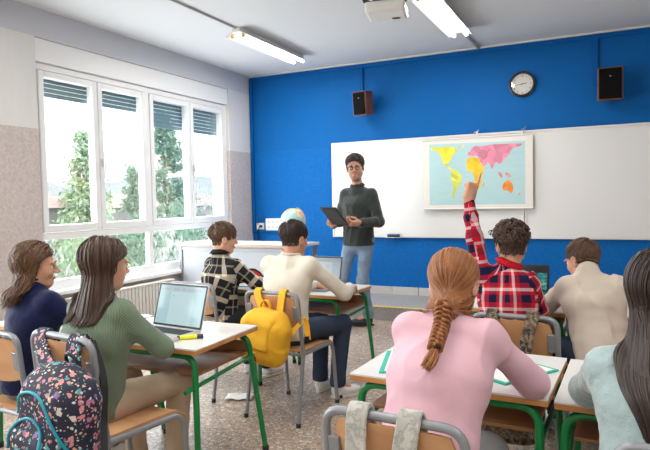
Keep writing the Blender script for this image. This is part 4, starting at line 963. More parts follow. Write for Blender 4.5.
for k, lab, x, y, rz in (('navy', 'grey-framed school chair under the girl in the navy sweater', -2.47, 1.93, -4), ('green', 'grey-framed school chair with the floral backpack hanging on it', -1.87, 1.82, -8),
                        ('plaid', 'grey-framed school chair behind the boy in black and white plaid', -2.58, 3.47, -4), ('white', 'grey-framed school chair with the yellow backpack hanging on it', -1.84, 3.30, -4),
                        ('pink', 'grey-framed school chair with pale grey straps, behind the girl with the braid', -.49, 1.635, -3), ('red', 'grey-framed school chair with camouflage straps, behind the boy in red plaid', -.395, 3.06, -2),
                        ('blue', 'grey-framed school chair at the bottom right corner, behind the long dark hair', .215, 1.67, -4), ('cream', 'school chair hidden under the boy in the oatmeal sweatshirt', .05, 3.28, 58)):
    CH[k] = place(ch0, uc, lab, x, y, rz); CH[k]['group'] = 'plywood school chairs'
CH['green'].scale = (1.03, 1.03, 1.07)
# ------------------------------------------------------------------ small things on desks
def laptop(loc, rz, W, D_, H_, tilt, scr, label, body='alu'):
    r = thing('laptop', label, 'laptop', loc, rz)      # the user sits at -y, hinge at y=0
    MB().box((0, -D_ / 2, .008), (W, D_, .014)).build('base', body, r, bevel=.004); k = MB()
    for j in range(5):
        for i in range(14): k.box((-W * .43 + W * .86 * (i + .5) / 14, -.035 - j * .018, .0155), (W * .86 / 14 * .86, .0155, .002))
    k.build('keyboard', 'keys', r, smooth=False)
    MB().box((0, -D_ + .045, .0153), (W * .36, .07, .001)).build('trackpad', 'grey_panel', r, smooth=False)
    R = rotx(-tilt * D2R); up = R @ V3(0, 0, 1); fr = R @ V3(0, -1, 0); c = V3(0, .004, .014) + up * H_ / 2
    lid = MB().box(c, (W, .007, H_), R).build('screen_lid', body, r, bevel=.003)
    MB().box(c + fr * .0038, (W - .006, .0015, H_ - .006), R).build('bezel', 'black', lid, smooth=False)
    MB().box(c + fr * .005, (W - .028, .001, H_ - .026), R).build('display', scr, lid, smooth=False)
    return r
def screen_mat(name, bg, page, lines, s=.55, toolbar=(.55, .68, .72)):
    g = G(name); o = g.n('TexCoord').outputs['Generated']; sp = g.n('SeparateXYZ', {0: o}); x, z = sp.outputs[0], sp.outputs[2]
    def rect(x0, x1, z0, z1): return g.math('MULTIPLY', g.math('MULTIPLY', g.math('GREATER_THAN', x, x0), g.math('LESS_THAN', x, x1)), g.math('MULTIPLY', g.math('GREATER_THAN', z, z0), g.math('LESS_THAN', z, z1)))
    col = g.mix(rect(.26, .78, 0, .84), bg, page); col = g.mix(rect(0, 1, .86, .97), col, toolbar)
    for (a, b_, c_, d_) in lines: col = g.mix(g.math('MULTIPLY', rect(a, b_, c_, d_), .5), col, (.10, .14, .18))
    p = g.n('BsdfPrincipled', {'Base Color': (.01, .01, .01), 'Roughness': .15}); g.put(p, 'Emission Color', col); p.inputs['Emission Strength'].default_value = s; g.put(g.out, 0, p.outputs[0]); return g.m
S1 = screen_mat('document_screen', (.50, .74, .78), (.62, .84, .87), [(.30, .34, .72, .74), (.08, .22, .90, .91), (.3, .42, .90, .91), (.5, .56, .90, .915), (.6, .9, .90, .91)], .95)
S2 = screen_mat('document_screen_grey', (.46, .55, .60), (.58, .68, .72), [(.62, .74, .70, .715), (.62, .70, .62, .635), (.3, .5, .90, .91)], .8, (.40, .47, .52))
S3 = screen_mat('dark_screen', (.01, .02, .03), (.02, .05, .06), [], .8, (.03, .05, .06))
g_ = [n for n in S3.node_tree.nodes if n.type == 'BSDF_PRINCIPLED'][0]; gg = G('picture_screen'); o_ = gg.n('TexCoord').outputs['Generated']; sp_ = gg.n('SeparateXYZ', {0: o_})
nz = gg.noise(gg.mapg(o_, (5, 1, 5)), 2, 3); cc = gg.ramp(nz, [(.35, (.01, .03, .05)), (.5, (.02, .30, .32)), (.6, (.05, .45, .30)), (.7, (.45, .6, .6))])
cc = gg.mix(gg.math('GREATER_THAN', sp_.outputs[2], .8), cc, (.01, .015, .02)); p_ = gg.n('BsdfPrincipled', {'Base Color': (.01, .01, .01), 'Roughness': .2}); gg.put(p_, 'Emission Color', cc); p_.inputs['Emission Strength'].default_value = .8; gg.put(gg.out, 0, p_.outputs[0]); S3 = gg.m
laptop((-1.99, 2.345, .7), -6, .345, .235, .225, 17, S1, 'open silver laptop with a document on screen beside the yellow highlighter')
laptop((-1.955, 3.93, .7), -4, .345, .23, .215, 14, S2, 'open dark-rimmed laptop in front of the boy in the cream sweater', 'grey_metal')
laptop((-.50, 3.80, .7), -4, .33, .22, .21, 12, S3, 'open dark laptop behind the shoulder of the boy raising his hand', 'black')
hl = thing('highlighter', 'yellow highlighter pen lying beside the silver laptop', 'pen', (-1.80, 2.215, .711), -52)
MB().cyl((0, -.045, 0), (0, .035, 0), .0105, 14).build('barrel', 'yellow_plastic', hl); MB().cyl((0, .035, 0), (0, .065, 0), .0115, 14).build('pen_cap', 'navy_plastic', hl); MB().cyl((0, -.058, 0), (0, -.045, 0), .0095, 14).build('end_plug', 'navy_plastic', hl)
def book(name, label, cat, x, y, z, rz, w, d_, t, cover, page='paper', deco=None):
    r = thing(name, label, cat, (x, y, z), rz); MB().box((0, 0, t / 2), (w, d_, t)).build('cover', cover, r, bevel=.001)
    MB().box((.004, 0, t + .0006), (w - .03, d_ - .03, .0012)).build('page', page, r, smooth=False)
    if deco: MB().lathe([(.035, 0), (.035, .001)], (-.01, -.02, t + .0012), 20).build('picture', deco, r); MB().box((.03, .05, t + .0016), (.07, .03, .0008)).build('picture', 'teal_paper', r)
    return r
book('workbook', 'teal-edged workbook lying under the left sleeve of the girl with the braid', 'book', -.70, 2.21, .7005, 14, .23, .31, .006, 'teal_paper', 'paper', 'orange_paper')
book('workbook', 'teal-edged workbook showing beyond the right sleeve of the girl with the braid', 'book', -.335, 2.235, .7005, -32, .21, .29, .006, 'teal_paper', 'paper', None)
book('worksheet', 'white sheet on the desk under the pale blue sleeve', 'paper', .10, 2.2, .7005, 5, .21, .29, .002, 'paper')
book('worksheet', 'white sheet on the desk of the boy in the oatmeal sweatshirt', 'paper', -.09, 3.70, .7005, 4, .21, .29, .002, 'paper')
book('worksheet', 'white sheet on the desk before the girl in the navy sweater', 'paper', -2.62, 2.28, .7005, -8, .21, .29, .002, 'paper')
book('notebook', 'pale blue notebook in front of the boy in black and white plaid', 'book', -2.56, 3.86, .7005, 10, .21, .29, .008, flat('pale_blue_cover', (.25, .45, .65), .5))
pc = thing('pencil_case', 'red and black pencil case standing near the boy in black and white plaid', 'pencil case', (-2.62, 4.02, .70), 25)
sdf_obj('pouch', [ell((0, 0, .045), (.085, .045, .043), k=.02), ell((.03, 0, .06), (.05, .04, .03))], 'red_plastic', pc, .004)
MB().tube(bez([(-.085, -.01, .05), (-.04, -.03, .09), (.03, -.03, .098), (.085, -.015, .05), (.11, -.02, .02)]), .009, 8).build('zipper', 'black', pc)
MB().tube([(-.05, -.05, .01), (.08, -.06, .012)], .005, 8).build('pen', flat('blue_pen', (.03, .25, .6), .3), pc)
pn = MB().tube([(-.318, 2.262, .725), (-.36, 2.22, .83)], .0038, 7); tag(pn.build('pencil', 'edge_wood'), 'pencil in the right hand of the girl with the braid', 'pencil')
fp = thing('paper_scrap', 'crumpled white scrap of paper lying on the terrazzo floor', 'paper', (-2.29, 3.33, .002), 20)
m = MB(); vs = [(-.09 + .18 * i / 6 + .01 * math.sin(i * 5 + j * 3), -.06 + .12 * j / 5, .006 + .012 * abs(math.sin(i * 2.1 + j * 1.3))) for j in range(6) for i in range(7)]
m.add(vs, [(j * 7 + i, j * 7 + i + 1, j * 7 + i + 8, j * 7 + i + 7) for j in range(5) for i in range(6)]); o = m.build('sheet', 'paper', fp, sharp=20); sm = o.modifiers.new('s', 'SOLIDIFY'); sm.thickness = .0015

# ------------------------------------------------------------------ backpacks (in the frame of the chair they hang on)
def on_chair(name, label, k, dx=0.):
    c = CH[k]; a = c.rotation_euler.z; r = thing(name, label, 'backpack', (c.location.x + math.cos(a) * dx, c.location.y + math.sin(a) * dx, 0), 0); r.rotation_euler = (0, 0, a); r.location.z = .045 if k == 'green' else 0; return r
def strap_path(x0, x1, zlow=.60, y=-.285): return bez([(x0, y - .01, zlow), ((x0 + x1) / 2, y + .008, .71), (x1, -.262, .785), (x1, -.244, .812), (x1, -.222, .808), (x1, -.205, .77), (x1 * .98, -.200, .70)], 5)
yb = on_chair('backpack', 'mustard yellow backpack hanging from the chair of the boy in the cream sweater', 'white')
Ry = roty(9 * D2R) @ rotx(-.05)
def cr(amp, seed): return folds(amp, 9, seed)
prm = [rbox((.035, -.37, .540), (.162, .085, .145), .075, Ry, .05), rbox((.055, -.345, .625), (.105, .062, .085), .05, Ry, .05)]
sdf_obj('bag_body', prm, 'yellow', yb, .0055, noise=cr(.008, 4))
sdf_obj('flap', [rbox((.050, -.385, .645), (.112, .062, .060), .045, Ry @ rotx(.35), .03), rbox((.030, -.436, .570), (.102, .024, .08), .022, Ry @ rotx(-.1), .04)], 'yellow', yb, .005, noise=cr(.005, 9))
MB().ribbon(strap_path(.0, -.085, .66), .048, .008, (1, 0, 0)).build('shoulder_strap', 'yellow', yb, bevel=.003)
MB().ribbon(strap_path(.085, .095, .66), .048, .008, (1, 0, 0)).build('shoulder_strap', 'yellow', yb, bevel=.003)
MB().ribbon(bez([(-.045, -.30, .66), (-.03, -.30, .735), (.01, -.30, .755), (.035, -.30, .72), (.03, -.30, .66)]), .022, .006, (0, 1, 0)).build('grab_loop', 'yellow', yb)
MB().ribbon(bez([(.085, -.33, .47), (.14, -.31, .52), (.185, -.24, .60), (.215, -.20, .64), (.225, -.20, .58), (.235, -.21, .54)]), .026, .005, (.5, .5, .2)).build('side_strap', 'yellow', yb)
MB().ribbon(bez([(.20, -.20, .66), (.235, -.20, .62), (.25, -.205, .52)]), .024, .005, (.6, -.6, 0)).build('side_strap', 'yellow', yb)
m = MB(); m.ribbon(bez([(-.045, -.465, .60), (-.052, -.473, .54), (-.055, -.469, .47)]), .016, .006, (1, 0, 0)); m.box((-.052, -.476, .535), (.026, .010, .022)); m.build('buckle_strap', 'leather', yb)
MB().box((.005, -.452, .445), (.055, .008, .034), Ry @ rotx(.25)).build('leather_patch', 'leather', yb, bevel=.002); MB().box((-.075, -.455, .61), (.045, .008, .028), Ry @ rotz(-.25)).build('brand_patch', 'navy_plastic', yb, bevel=.002)
fb = on_chair('backpack', 'dark floral backpack with teal zips hanging from the chair of the girl in green', 'green', .20)
Rf = roty(7 * D2R)
def floral_body():
    P = [rbox((-.02, -.375, .50), (.165, .088, .215), .085, Rf, .05), ell((.0, -.36, .66), (.135, .075, .09), Rf, .05), rbox((-.035, -.450, .42), (.130, .050, .125), .05, Rf, .03), rbox((.155, -.355, .36), (.03, .06, .07), .03, Rf, .03)]
    return sdf_obj('bag_body', P, 'floral', fb, .005, noise=cr(.005, 14))
fbb = floral_body(); fvol = Vol([rbox((-.02, -.375, .50), (.165, .088, .215), .085, Rf, .05), ell((.0, -.36, .66), (.135, .075, .09), Rf, .05), rbox((-.035, -.450, .42), (.130, .050, .125), .05, Rf, .03)], .01)
def onsurf(pts, off):
    out = []
    for x, z in pts:
        p = V3(x, -.60, z)
        for _ in range(40):
            dd = fvol.sample(p[None])[0]
            if dd < off: break
            p = p + V3(0, max(.002, (dd - off) * .6), 0)
        out.append(p)
    return [p for p in out if -.56 < p[1] < -.34]
def zipper(pts):
    pts = [(x * .97 + .022, z) for x, z in pts]
    L = onsurf(bez2(pts), .004); z = MB().tube(L, .0058, 8).build('zipper', 'teal_zip', fb, sharp=None)
    e = L[-1]; MB().tube([e, e + V3(.004, -.008, -.02), e + V3(.006, -.006, -.055)], .0065, 8).build('zip_pull', 'teal_zip', z)
def bez2(p): return [(q[0], q[2]) for q in bez([(a, 0, b) for a, b in p], 8)]
zipper([(-.165, .58), (-.14, .645), (-.06, .67), (.015, .645), (.075, .56), (.125, .46)])
zipper([(-.165, .47), (-.14, .55), (-.06, .58), (.015, .54), (.065, .45), (.10, .36)])
zipper([(-.15, .37), (-.12, .45), (-.055, .475), (.01, .43), (.05, .36), (.07, .31)])
MB().ribbon(strap_path(-.14, -.31, .68, -.30), .062, .012, (1, 0, 0)).build('shoulder_strap', 'floral', fb, bevel=.004)
MB().ribbon(strap_path(-.01, -.09, .66, -.30), .064, .012, (1, .15, 0)).build('shoulder_strap', 'floral', fb, bevel=.004)
MB().tube(bez([(-.045, -.31, .71), (-.05, -.32, .755), (-.02, -.33, .775), (.01, -.32, .755), (.01, -.31, .71)]), .007, 8).build('grab_loop', 'black', fb)
MB().ribbon(bez([(-.06, -.205, .79), (.015, -.215, .66), (.05, -.245, .52), (.12, -.30, .40), (.14, -.33, .33)]), .028, .005, (0, 1, 0)).build('side_strap', 'black', fb)
cb = on_chair('backpack', 'camouflage backpack hanging from the chair of the boy in red plaid', 'red')
sdf_obj('bag_body', [rbox((0, -.345, .41), (.135, .065, .17), .06, None, .04), rbox((0, -.41, .35), (.10, .035, .09), .035, None, .03)], 'camo', cb, .006, noise=cr(.005, 21))
MB().ribbon(strap_path(-.05, -.095, .575), .052, .012, (1, 0, 0)).build('shoulder_strap', 'camo', cb, bevel=.004); MB().ribbon(strap_path(.05, .085, .575), .056, .012, (1, 0, 0)).build('shoulder_strap', 'camo', cb, bevel=.004)
MB().tube(bez([(-.04, -.30, .56), (-.048, -.31, .62), (-.0, -.32, .66), (.048, -.31, .62), (.04, -.30, .56)]), .0065, 8).build('grab_loop', 'black', cb)
pb = on_chair('backpack', 'pale grey backpack whose straps hang over the chair at the bottom of the picture', 'pink')
sdf_obj('bag_body', [rbox((0, -.345, .42), (.15, .07, .18), .06, None, .04)], 'grey_bag', pb, .006, noise=cr(.005, 27))
MB().ribbon(strap_path(-.08, -.085, .58), .058, .012, (1, 0, 0)).build('shoulder_strap', 'grey_bag', pb, bevel=.004); MB().ribbon(strap_path(.04, .055, .58), .062, .012, (1, 0, 0)).build('shoulder_strap', 'grey_bag', pb, bevel=.004)

# ------------------------------------------------------------------ outside the window
def crown(parent, pts, sizes, m, name, seed):
    rg = np.random.default_rng(seed); N = len(pts); a = rg.normal(size=(N, 3)); a /= np.linalg.norm(a, axis=1, keepdims=True); b = rg.normal(size=(N, 3)); b -= a * (a * b).sum(1, keepdims=True); b /= np.linalg.norm(b, axis=1, keepdims=True)
    s = sizes[:, None]; V = np.stack([pts - a * s, pts + b * s * .45, pts + a * s, pts - b * s * .45], 1).reshape(-1, 3); F = np.arange(4 * N).reshape(-1, 4)
    return mesh_obj(name, V, F, m, parent, False, var=np.repeat(rg.random(N), 4))
def conifer(x, y, z0, H, R, label, m, seed, N=9000, dens=.0):
    r = thing('tree', label, 'tree', (x, y, z0)); rg = np.random.default_rng(seed)
    MB().tube([(0, 0, 0), (.1, 0, H * .5), (0, 0, H * .97)], [.16, .10, .02], 8).build('trunk', 'bark', r)
    nb = 150; hb = np.sort(rg.uniform(.12, .98, nb)); ab = rg.uniform(0, 2 * PI, nb); lb = R * (1 - hb) ** .75 * rg.uniform(.6, 1.15, nb) + .12
    k = rg.integers(0, nb, N); t = rg.uniform(.15, 1, N) ** .7; p = np.stack([np.cos(ab[k]) * lb[k] * t, np.sin(ab[k]) * lb[k] * t, hb[k] * H + lb[k] * t * .25 + rg.normal(size=N) * .05], 1) + rg.normal(size=(N, 3)) * .09
    crown(r, p, rg.uniform(.05, .11, N), m, 'foliage', seed)
    br = MB()
    for i in range(0, nb, 3): br.tube([(0, 0, hb[i] * H), (math.cos(ab[i]) * lb[i] * .9, math.sin(ab[i]) * lb[i] * .9, hb[i] * H + lb[i] * .2)], [.03, .008], 4)
    br.build('branches', 'bark', r)
def bush(x, y, z0, rx, ry, rz_, label, m, seed, N=6000, cat='bush'):
    r = thing('bush', label, cat, (x, y, z0)); rg = np.random.default_rng(seed); v = rg.normal(size=(N, 3)); v /= np.linalg.norm(v, axis=1, keepdims=True); v[:, 2] = np.abs(v[:, 2])
    bl = 1 + .3 * vnoise(v, 3., seed)[:, None]; p = v * rg.uniform(.55, 1, N)[:, None] ** .5 * bl * V3(rx, ry, rz_); crown(r, p, rg.uniform(.04, .09, N), m, 'foliage', seed)
    s = MB(); [s.tube([(0, 0, 0), (math.cos(a) * rx * .5, math.sin(a) * ry * .5, rz_ * .8)], [.04, .01], 5) for a in np.linspace(0, 6, 9)]; s.build('stems', 'bark', r)
struct_g = MB().span((-140, -60, -3.7), (-5.4, 160, -3.5)).build('ground', 'far_ground', smooth=False); struct_g['kind'] = 'structure'
hv = MB(); nx, ny = 12, 50; vs = []
for i in range(nx + 1):
    for j in range(ny + 1):
        y = -60 + 240 * j / ny; x = -62 - 70 * i / nx; z = -3.5 + (9.3 + 2.0 * math.sin(y * .045 + 1) + .7 * math.sin(y * .21)) * math.sin(min(1, i / 5) * PI / 2) * (1 + .12 * math.sin(y * .6 + i)); vs.append((x, y, z))
hv.add(vs, [(i * (ny + 1) + j, i * (ny + 1) + j + 1, (i + 1) * (ny + 1) + j + 1, (i + 1) * (ny + 1) + j) for i in range(nx) for j in range(ny)]); o = hv.build('hillside', 'hill', sharp=None); o['kind'] = 'structure'
conifer(-14, 12.75, -3.5, 7.0, 1.45, 'bushy green tree behind the first window pane', 'leaf_b', 31, 9000)
conifer(-16, 18.4, -3.5, 8.4, 2.0, 'tall dark conifer behind the third window pane', 'leaf_a', 32, 12000)
conifer(-20, 20.9, -3.5, 6.6, 1.2, 'smaller conifer behind the second window pane', 'leaf_a', 33, 6000)
bush(-9.6, 7.2, -3.5, 1.2, 1.3, 4.0, 'bare pale shrub behind the lower left pane', 'leaf_c', 41, 7000); bush(-10.2, 9.3, -3.5, 1.5, 1.5, 4.2, 'light green bush behind the lower panes', 'leaf_b', 42, 9000)
bush(-12.0, 14.0, -3.5, 2.0, 2.2, 4.25, 'dark green hedge bush at the foot of the tall conifer', 'leaf_a', 43, 9000); bush(-18., 24.5, -3.5, 3., 3.0, 5.3, 'pale bare tree behind the fourth window pane', 'leaf_c', 44, 9000)
bush(-12.5, 11.3, -3.5, 1.6, 1.6, 3.9, 'mid green bush below the bushy tree', 'leaf_b', 45, 8000); bush(-9.5, 11.2, -3.5, 1.4, 1.4, 3.7, 'pale shrub in front of the hedge', 'leaf_c', 46, 6000)
def house(x, y, L, W, H, rh, label, rz):
    r = thing('house', label, 'house', (x, y, -3.5), rz); MB().span((-W / 2, -L / 2, 0), (W / 2, L / 2, H)).build('walls', 'house', r, smooth=False)
    MB().prism([(-W / 2 - .5, 0), (W / 2 + .5, 0), (0, rh)], (0, L / 2 + .5, H), (1, 0, 0), (0, 0, 1), L + 1).build('roof', 'roof', r, smooth=False)
    for i in range(int(L / 2.6)):
        for z in (1., 3.8):
            if z + 1.3 < H: w_ = MB().span((W / 2, -L / 2 + 1 + i * 2.6, z), (W / 2 + .06, -L / 2 + 2.1 + i * 2.6, z + 1.3)).build('window', 'house_window', r, smooth=False)
house(-42, 45, 14, 9, 4.5, 1.3, 'pale house with reddish roof seen between the trees', -20); house(-50, 33.0, 12, 9, 4.6, 1.6, 'pale house with reddish roof at the left of the view', -10)
# ------------------------------------------------------------------ the class
person('girl with long dark brown hair in a green knit sweater and beige trousers', (-1.97, 1.77, 0), 4,
       dict(pel=(0, -.01, .53), che=(.03, .02, .80), nek=(.03, .04, .955), hed=(.035, .075, 1.095), hr=(-24, -8, 0), shR=(.165, .03, .90), shL=(-.12, .08, .90), elR=(.265, .14, .735), wrR=(.07, .33, .735), elL=(-.22, .25, .74), wrL=(-.12, .42, .735),
            knL=(-.10, .36, .50), knR=(.16, .40, .51), anL=(-.10, .40, .09), anR=(.15, .36, .09)),
       top='green_knit', legs='beige_cloth', hairfn=h_long('hair_darkbrown', 2300, .25, part=.0, r=.0027, seed=2, hang=.12, hrad=.10), amp=.006)
person('girl in profile with half-tied wavy brown hair and a navy knit sweater', (-2.56, 1.91, 0), -12,
       dict(che=(0, .05, .80), nek=(0, .05, .94), hed=(-.005, .075, 1.055), hr=(-32, -4, 0), elR=(.22, .22, .735), wrR=(.06, .42, .735), elL=(-.22, .24, .735), wrL=(-.06, .44, .735)),
       top='navy_knit', legs='grey_cloth', skinm='skin_warm', hairfn=h_long('hair_brown', 2000, .235, wavy=.40, clipback=True, r=.0027, seed=6, lenjit=.25), amp=.007, fine=.001)
person('boy with brown hair in a black and white plaid shirt', (-2.56, 3.48, 0), -14,
       dict(che=(0, .03, .80), nek=(0, .03, .945), hed=(.01, .06, 1.085), hr=(-28, -8, 0), elR=(.23, .18, .745), wrR=(.12, .40, .74), elL=(-.23, .20, .74), wrL=(-.10, .42, .74)),
       top='plaid_black', legs='dark_cloth', skinm='skin_light', topname='shirt', shirt='plaid_black', hairfn=h_short('hair_boy2', 1500, (.045, .08), lift=.016, seed=3, fringe=(.3, .8, -.2), r=.0026), amp=.008, browm='hair_boy')
person('boy with short black hair in a cream knit sweater and navy trousers', (-1.89, 3.28, 0), -4,
       dict(che=(.0, .04, .81), nek=(.02, .055, .975), hed=(.03, .085, 1.10), hr=(-12, -8, 0), shL=(-.16, .05, .935), shR=(.175, .06, .935), elR=(.30, .26, .735), wrR=(.235, .46, .735), elL=(-.22, .24, .74), wrL=(-.05, .46, .735),
            hiR=(.09, .04, .51), knR=(.22, .38, .50), anR=(.19, .34, .09), knL=(.02, .42, .50), anL=(.02, .40, .09), ftR=(.5, .8, 0)),
       top='cream_knit', legs='navy_cloth', skinm='skin_warm', hairfn=h_short('hair_black', 1300, (.030, .05), lift=.015, seed=4, r=.0025), amp=.006, s=1.03)
person('girl with an auburn braid in a pink sweatshirt, writing with her back to the camera', (-.49, 1.60, 0), -4,
       dict(pel=(0, .02, .53), che=(.0, .15, .79), nek=(.0, .275, .955), hed=(.0, .335, 1.065), hr=(2, -22, 0), shL=(-.130, .235, .925), shR=(.145, .235, .92), elR=(.240, .40, .742), wrR=(.165, .63, .735), elL=(-.185, .40, .742), wrL=(-.185, .64, .735), mR='pen',
            hdR=((-.25, .8, -.25), (-.5, 0, -.9), (-.8, 0, .4))),
       top='pink_jersey', legs='grey_cloth', hairfn=h_braid('hair_auburn'), amp=.008, fit=1.0, eyes=True)
person('girl with very long dark hair in a fluffy pale blue sweater at the right edge', (.130, 1.66, 0), -2,
       dict(pel=(0, .02, .53), che=(-.0, .10, .79), nek=(-.01, .16, .935), hed=(-.01, .20, 1.075), hr=(0, -10, 0), shL=(-.155, .14, .865), shR=(.155, .14, .89), elL=(-.20, .29, .745), wrL=(-.05, .48, .74), elR=(.25, .30, .74), wrR=(.08, .50, .735)),
       top='mint_fuzz', legs='dark_cloth', hairfn=h_long('hair_black', 2800, .44, part=.0, r=.0028, seed=8, hang=.9, hrad=.115), amp=.006, fine=.0025, fit=1.08)
person('boy with curly dark hair in a red plaid shirt raising his left hand to point', (-.465, 3.08, 0), 2,
       dict(che=(-.01, .05, .80), nek=(-.01, .07, .965), hed=(.005, .095, 1.095), hr=(22, -6, 0), shL=(-.150, .05, .945), shR=(.105, .05, .912), elL=(-.178, .06, 1.135), wrL=(-.205, .07, 1.325), elR=(.135, .18, .745), wrR=(.11, .40, .74), mL='point',
            hdL=((.26, .1, 1), (-.75, .65, 0), (.65, .75, 0))),
       top='plaid_red', legs='navy_cloth', skinm='skin_warm', topname='shirt', shirt='plaid_red', hairfn=h_short('hair_darkbrown', 1300, (.06, .085), lift=.030, seed=5, curl=.9, r=.0034, side=0), amp=.010, s=.98, fit=.95)
person('boy with short brown hair in an oatmeal sweatshirt leaning on his desk at the right', (-.02, 3.28, 0), 26,
       dict(che=(-.02, .08, .79), nek=(-.03, .15, .925), hed=(-.025, .205, 1.0), hr=(22, -20, 0), shL=(-.155, .13, .87), shR=(.125, .09, .87), elL=(-.20, .27, .735), wrL=(-.14, .42, .735), elR=(.13, .32, .735), wrR=(.0, .46, .735)),
       top='cream_jersey', legs='navy_cloth', skinm='skin_warm', hairfn=h_short('hair_boy', 1300, (.022, .038), lift=.006, seed=7, r=.0024), amp=.013, fit=1.02)
# the teacher
A = 1.13
TL = (-2.34, 5.65, 0); TR_ = 170
tch = person('bearded man with glasses standing in a charcoal sweater and jeans', TL, TR_,
       dict(pel=(0, .02, .95), che=(0, .02, 1.28), nek=(0, .02, 1.478), hed=(.0, .06, 1.675), hr=(26, -5, 3), shL=(-.172, .01, 1.40), shR=(.165, .01, 1.40), elL=(-.255, .03, 1.115), wrL=(-.215, .32, 1.115), elR=(.215, .06, 1.12), wrR=(.10, .33, 1.10),
            hiL=(-.085, 0, .93), hiR=(.095, 0, .93), knL=(-.055, .05, .51), knR=(.13, .15, .52), anL=(-.01, -.13, .105), anR=(.15, .25, .102), ftL=(.85, .5, 0), ftR=(.15, 1, 0), mL='grip', mR='grip',
            hdL=((.45, .9, .0), (.5, -.1, .85), (-.85, 0, .5)), hdR=((-.3, .9, 0), (-.5, 0, .85), (.85, 0, .5))),
       s=A, top='charcoal_knit', legs='denim', shoes='black_shoe', skinm='skin_warm', facemat='stubble', shirt=None, hem=.875, seated=False,
       hairfn=h_short('hair_black', 1400, (.030, .05), low=.010, lift=.020, seed=9, r=.0025, fringe=(.9, -.35, .3), side=.9), browm='hair_black', amp=.008, long=1.10, fit=1.02)
HCt = V3(.0, .06, 1.675); Rt = rotz(26 * D2R) @ rotx(-5 * D2R) @ roty(3 * D2R); T_ = lambda x, y, z: HCt + Rt @ (V3(x, y, z) * A)
gl = MB()
for sx in (-1, 1):
    gl.tube([T_(sx * .031 + .0215 * math.cos(a) * (1 if abs(math.cos(a)) < .8 else .98), .100, -.002 + .0165 * math.sin(a)) for a in np.linspace(0, 2 * PI, 24, endpoint=False)], .0030, 8, closed=True)
    gl.tube([T_(sx * .052, .099, .004), T_(sx * .070, .085, .004), T_(sx * .078, .02, .002), T_(sx * .079, -.015, -.004)], .0026, 6)
gl.tube([T_(-.0105, .101, .002), T_(0, .104, .005), T_(.0105, .101, .002)], .0026, 6); go = gl.build('glasses', 'black', tch)
for sx in (-1, 1):
    l = MB(); l.lathe([(.0205 * A, 0), (.0205 * A, .001)], T_(sx * .031, .100, -.002), 20, Rt @ rotx(PI / 2)); l.build('lens', 'lens', go)
cl = MB(); n = 30; nk = V3(0, .02, 1.475)
for i in range(n):
    a0, a1 = [(-.86 + 1.72 * (i + q) / n) * PI - PI / 2 for q in (0, 1)]
    f = lambda a, z, r: nk + V3(math.cos(a) * r, -math.sin(a) * r * .95 * -1 * -1, z) if False else nk + V3(math.cos(a) * r, math.sin(a) * r, z - .012 * (math.sin(a) > .5))
    cl.add([f(a0, .012, .064), f(a1, .012, .064), f(a1, .036, .060), f(a0, .036, .060), f(a1, .012, .078), f(a0, .012, .078)], [(0, 1, 2, 3), (3, 2, 4, 5)])
co = cl.build('shirt_collar', flat('dark_check', (.03, .028, .032), .8, nz=.8, nscale=90), tch, sharp=None); sm = co.modifiers.new('s', 'SOLIDIFY'); sm.thickness = .003
# tablet held in both hands
tb = thing('tablet', 'dark tablet in a black case held by the teacher', 'tablet', (-2.375, 5.11, 1.19), 0)
r_, f_, z_ = V3(.92, .39, 0), V3(-.39, .92, 0), V3(0, 0, 1); hh_ = r_ * -.11 + z_ * .165 - f_ * .15; ww_ = r_ * .16 - z_ * .005 - f_ * .123; Rb = np.stack([nrm(ww_), -nrm(np.cross(ww_, hh_)) * -1, nrm(hh_)], 1); Rb[:, 1] = np.cross(Rb[:, 2], Rb[:, 0])
MB().box((0, 0, 0), (.20, .012, .26), Rb).build('case', 'blackm', tb, bevel=.005)
MB().box(Rb @ V3(0, -.007, 0), (.175, .002, .235), Rb).build('display', flat('tablet_glass', (.05, .05, .055), .25), tb)

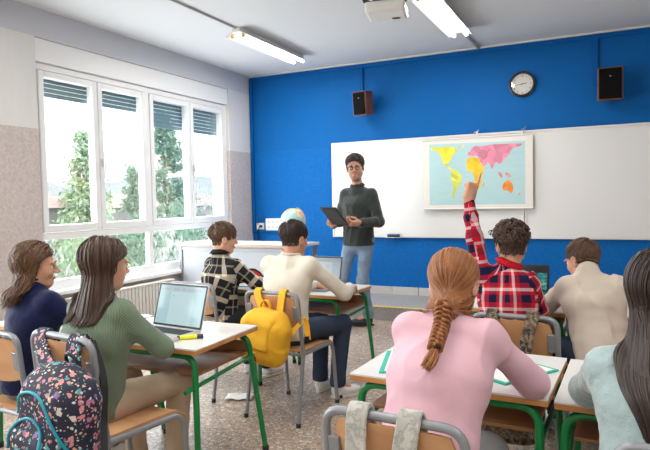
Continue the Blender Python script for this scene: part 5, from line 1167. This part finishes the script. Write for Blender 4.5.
# ------------------------------------------------------------------ light and camera
wd = bpy.data.worlds.new('World'); scene.world = wd; wd.use_nodes = True; nt = wd.node_tree; nt.nodes.clear()
tc = nt.nodes.new('ShaderNodeTexCoord'); sp = nt.nodes.new('ShaderNodeSeparateXYZ'); nt.links.new(tc.outputs['Generated'], sp.inputs[0])
rp = nt.nodes.new('ShaderNodeValToRGB'); rp.color_ramp.elements[0].position = .0; rp.color_ramp.elements[0].color = (.55, .57, .58, 1); rp.color_ramp.elements[1].position = .25; rp.color_ramp.elements[1].color = (.93, .97, 1.0, 1)
nt.links.new(sp.outputs[2], rp.inputs[0]); bg = nt.nodes.new('ShaderNodeBackground'); nt.links.new(rp.outputs[0], bg.inputs[0]); bg.inputs[1].default_value = SKY = 4.4
wo = nt.nodes.new('ShaderNodeOutputWorld'); nt.links.new(bg.outputs[0], wo.inputs[0])
def area(name, loc, rot, sx, sy, e, col=(1, 1, 1), portal=False, spread=PI):
    l = bpy.data.lights.new(name, 'AREA'); l.shape = 'RECTANGLE'; l.size = sx; l.size_y = sy; l.energy = e; l.color = col; l.spread = spread
    if portal: l.cycles.is_portal = True
    o = bpy.data.objects.new(name, l); COL.objects.link(o); o.location = loc; o.rotation_euler = rot; return o
for i, (a, b) in enumerate(WIN):
    area('window_portal', (XL - .30, (a + b) / 2, 1.6), (0, -PI / 2, 0), 2.1, b - a, 1, portal=True)
    area('window_daylight', (XL - .32, (a + b) / 2, 1.6), (0, -PI / 2, 0), 2.0, b - a - .1, (170, 260)[i], (.93, .97, 1.))  # area lights added outside to boost the daylight; the second window is unseen
# area lights: the two lamps in view, plus unseen ones added to brighten the room
for x, y in ((-3.33, 5.62), (-1.37, 5.45), (-3.33, 1.9), (-1.37, 1.9), (.9, 1.6), (-3.33, -1.2), (-1.37, -1.2), (.9, -1.2)):
    area('lamp_light', (x, y, 2.945), (0, 0, 0), .24, 1.3, 34, (1, .97, .92))
cam = bpy.data.cameras.new('Camera'); co = bpy.data.objects.new('Camera', cam); COL.objects.link(co)
yaw, pit, rol = .4509, .0431, -.0207
f = V3(-math.sin(yaw) * math.cos(pit), math.cos(yaw) * math.cos(pit), -math.sin(pit)); r = V3(math.cos(yaw), math.sin(yaw), 0); u = np.cross(r, f)
r2 = r * math.cos(rol) + u * math.sin(rol); u2 = -r * math.sin(rol) + u * math.cos(rol)
co.matrix_world = Matrix(((r2[0], u2[0], -f[0], 0), (r2[1], u2[1], -f[1], 0), (r2[2], u2[2], -f[2], 1.35), (0, 0, 0, 1)))
cam.sensor_width = 36; cam.lens = 589.45 / 650 * 36; cam.clip_start = .05; cam.clip_end = 400; scene.camera = co
scene.view_settings.view_transform = 'Standard'; scene.view_settings.look = 'None'; scene.view_settings.exposure = -.28; scene.view_settings.gamma = 1; scene.view_settings.use_curve_mapping = False
try:
    scene.cycles.use_denoising = True; scene.cycles.max_bounces = 8; scene.cycles.diffuse_bounces = 5; scene.cycles.transparent_max_bounces = 12; scene.cycles.sample_clamp_indirect = 6; scene.cycles.caustics_reflective = False
except Exception: pass
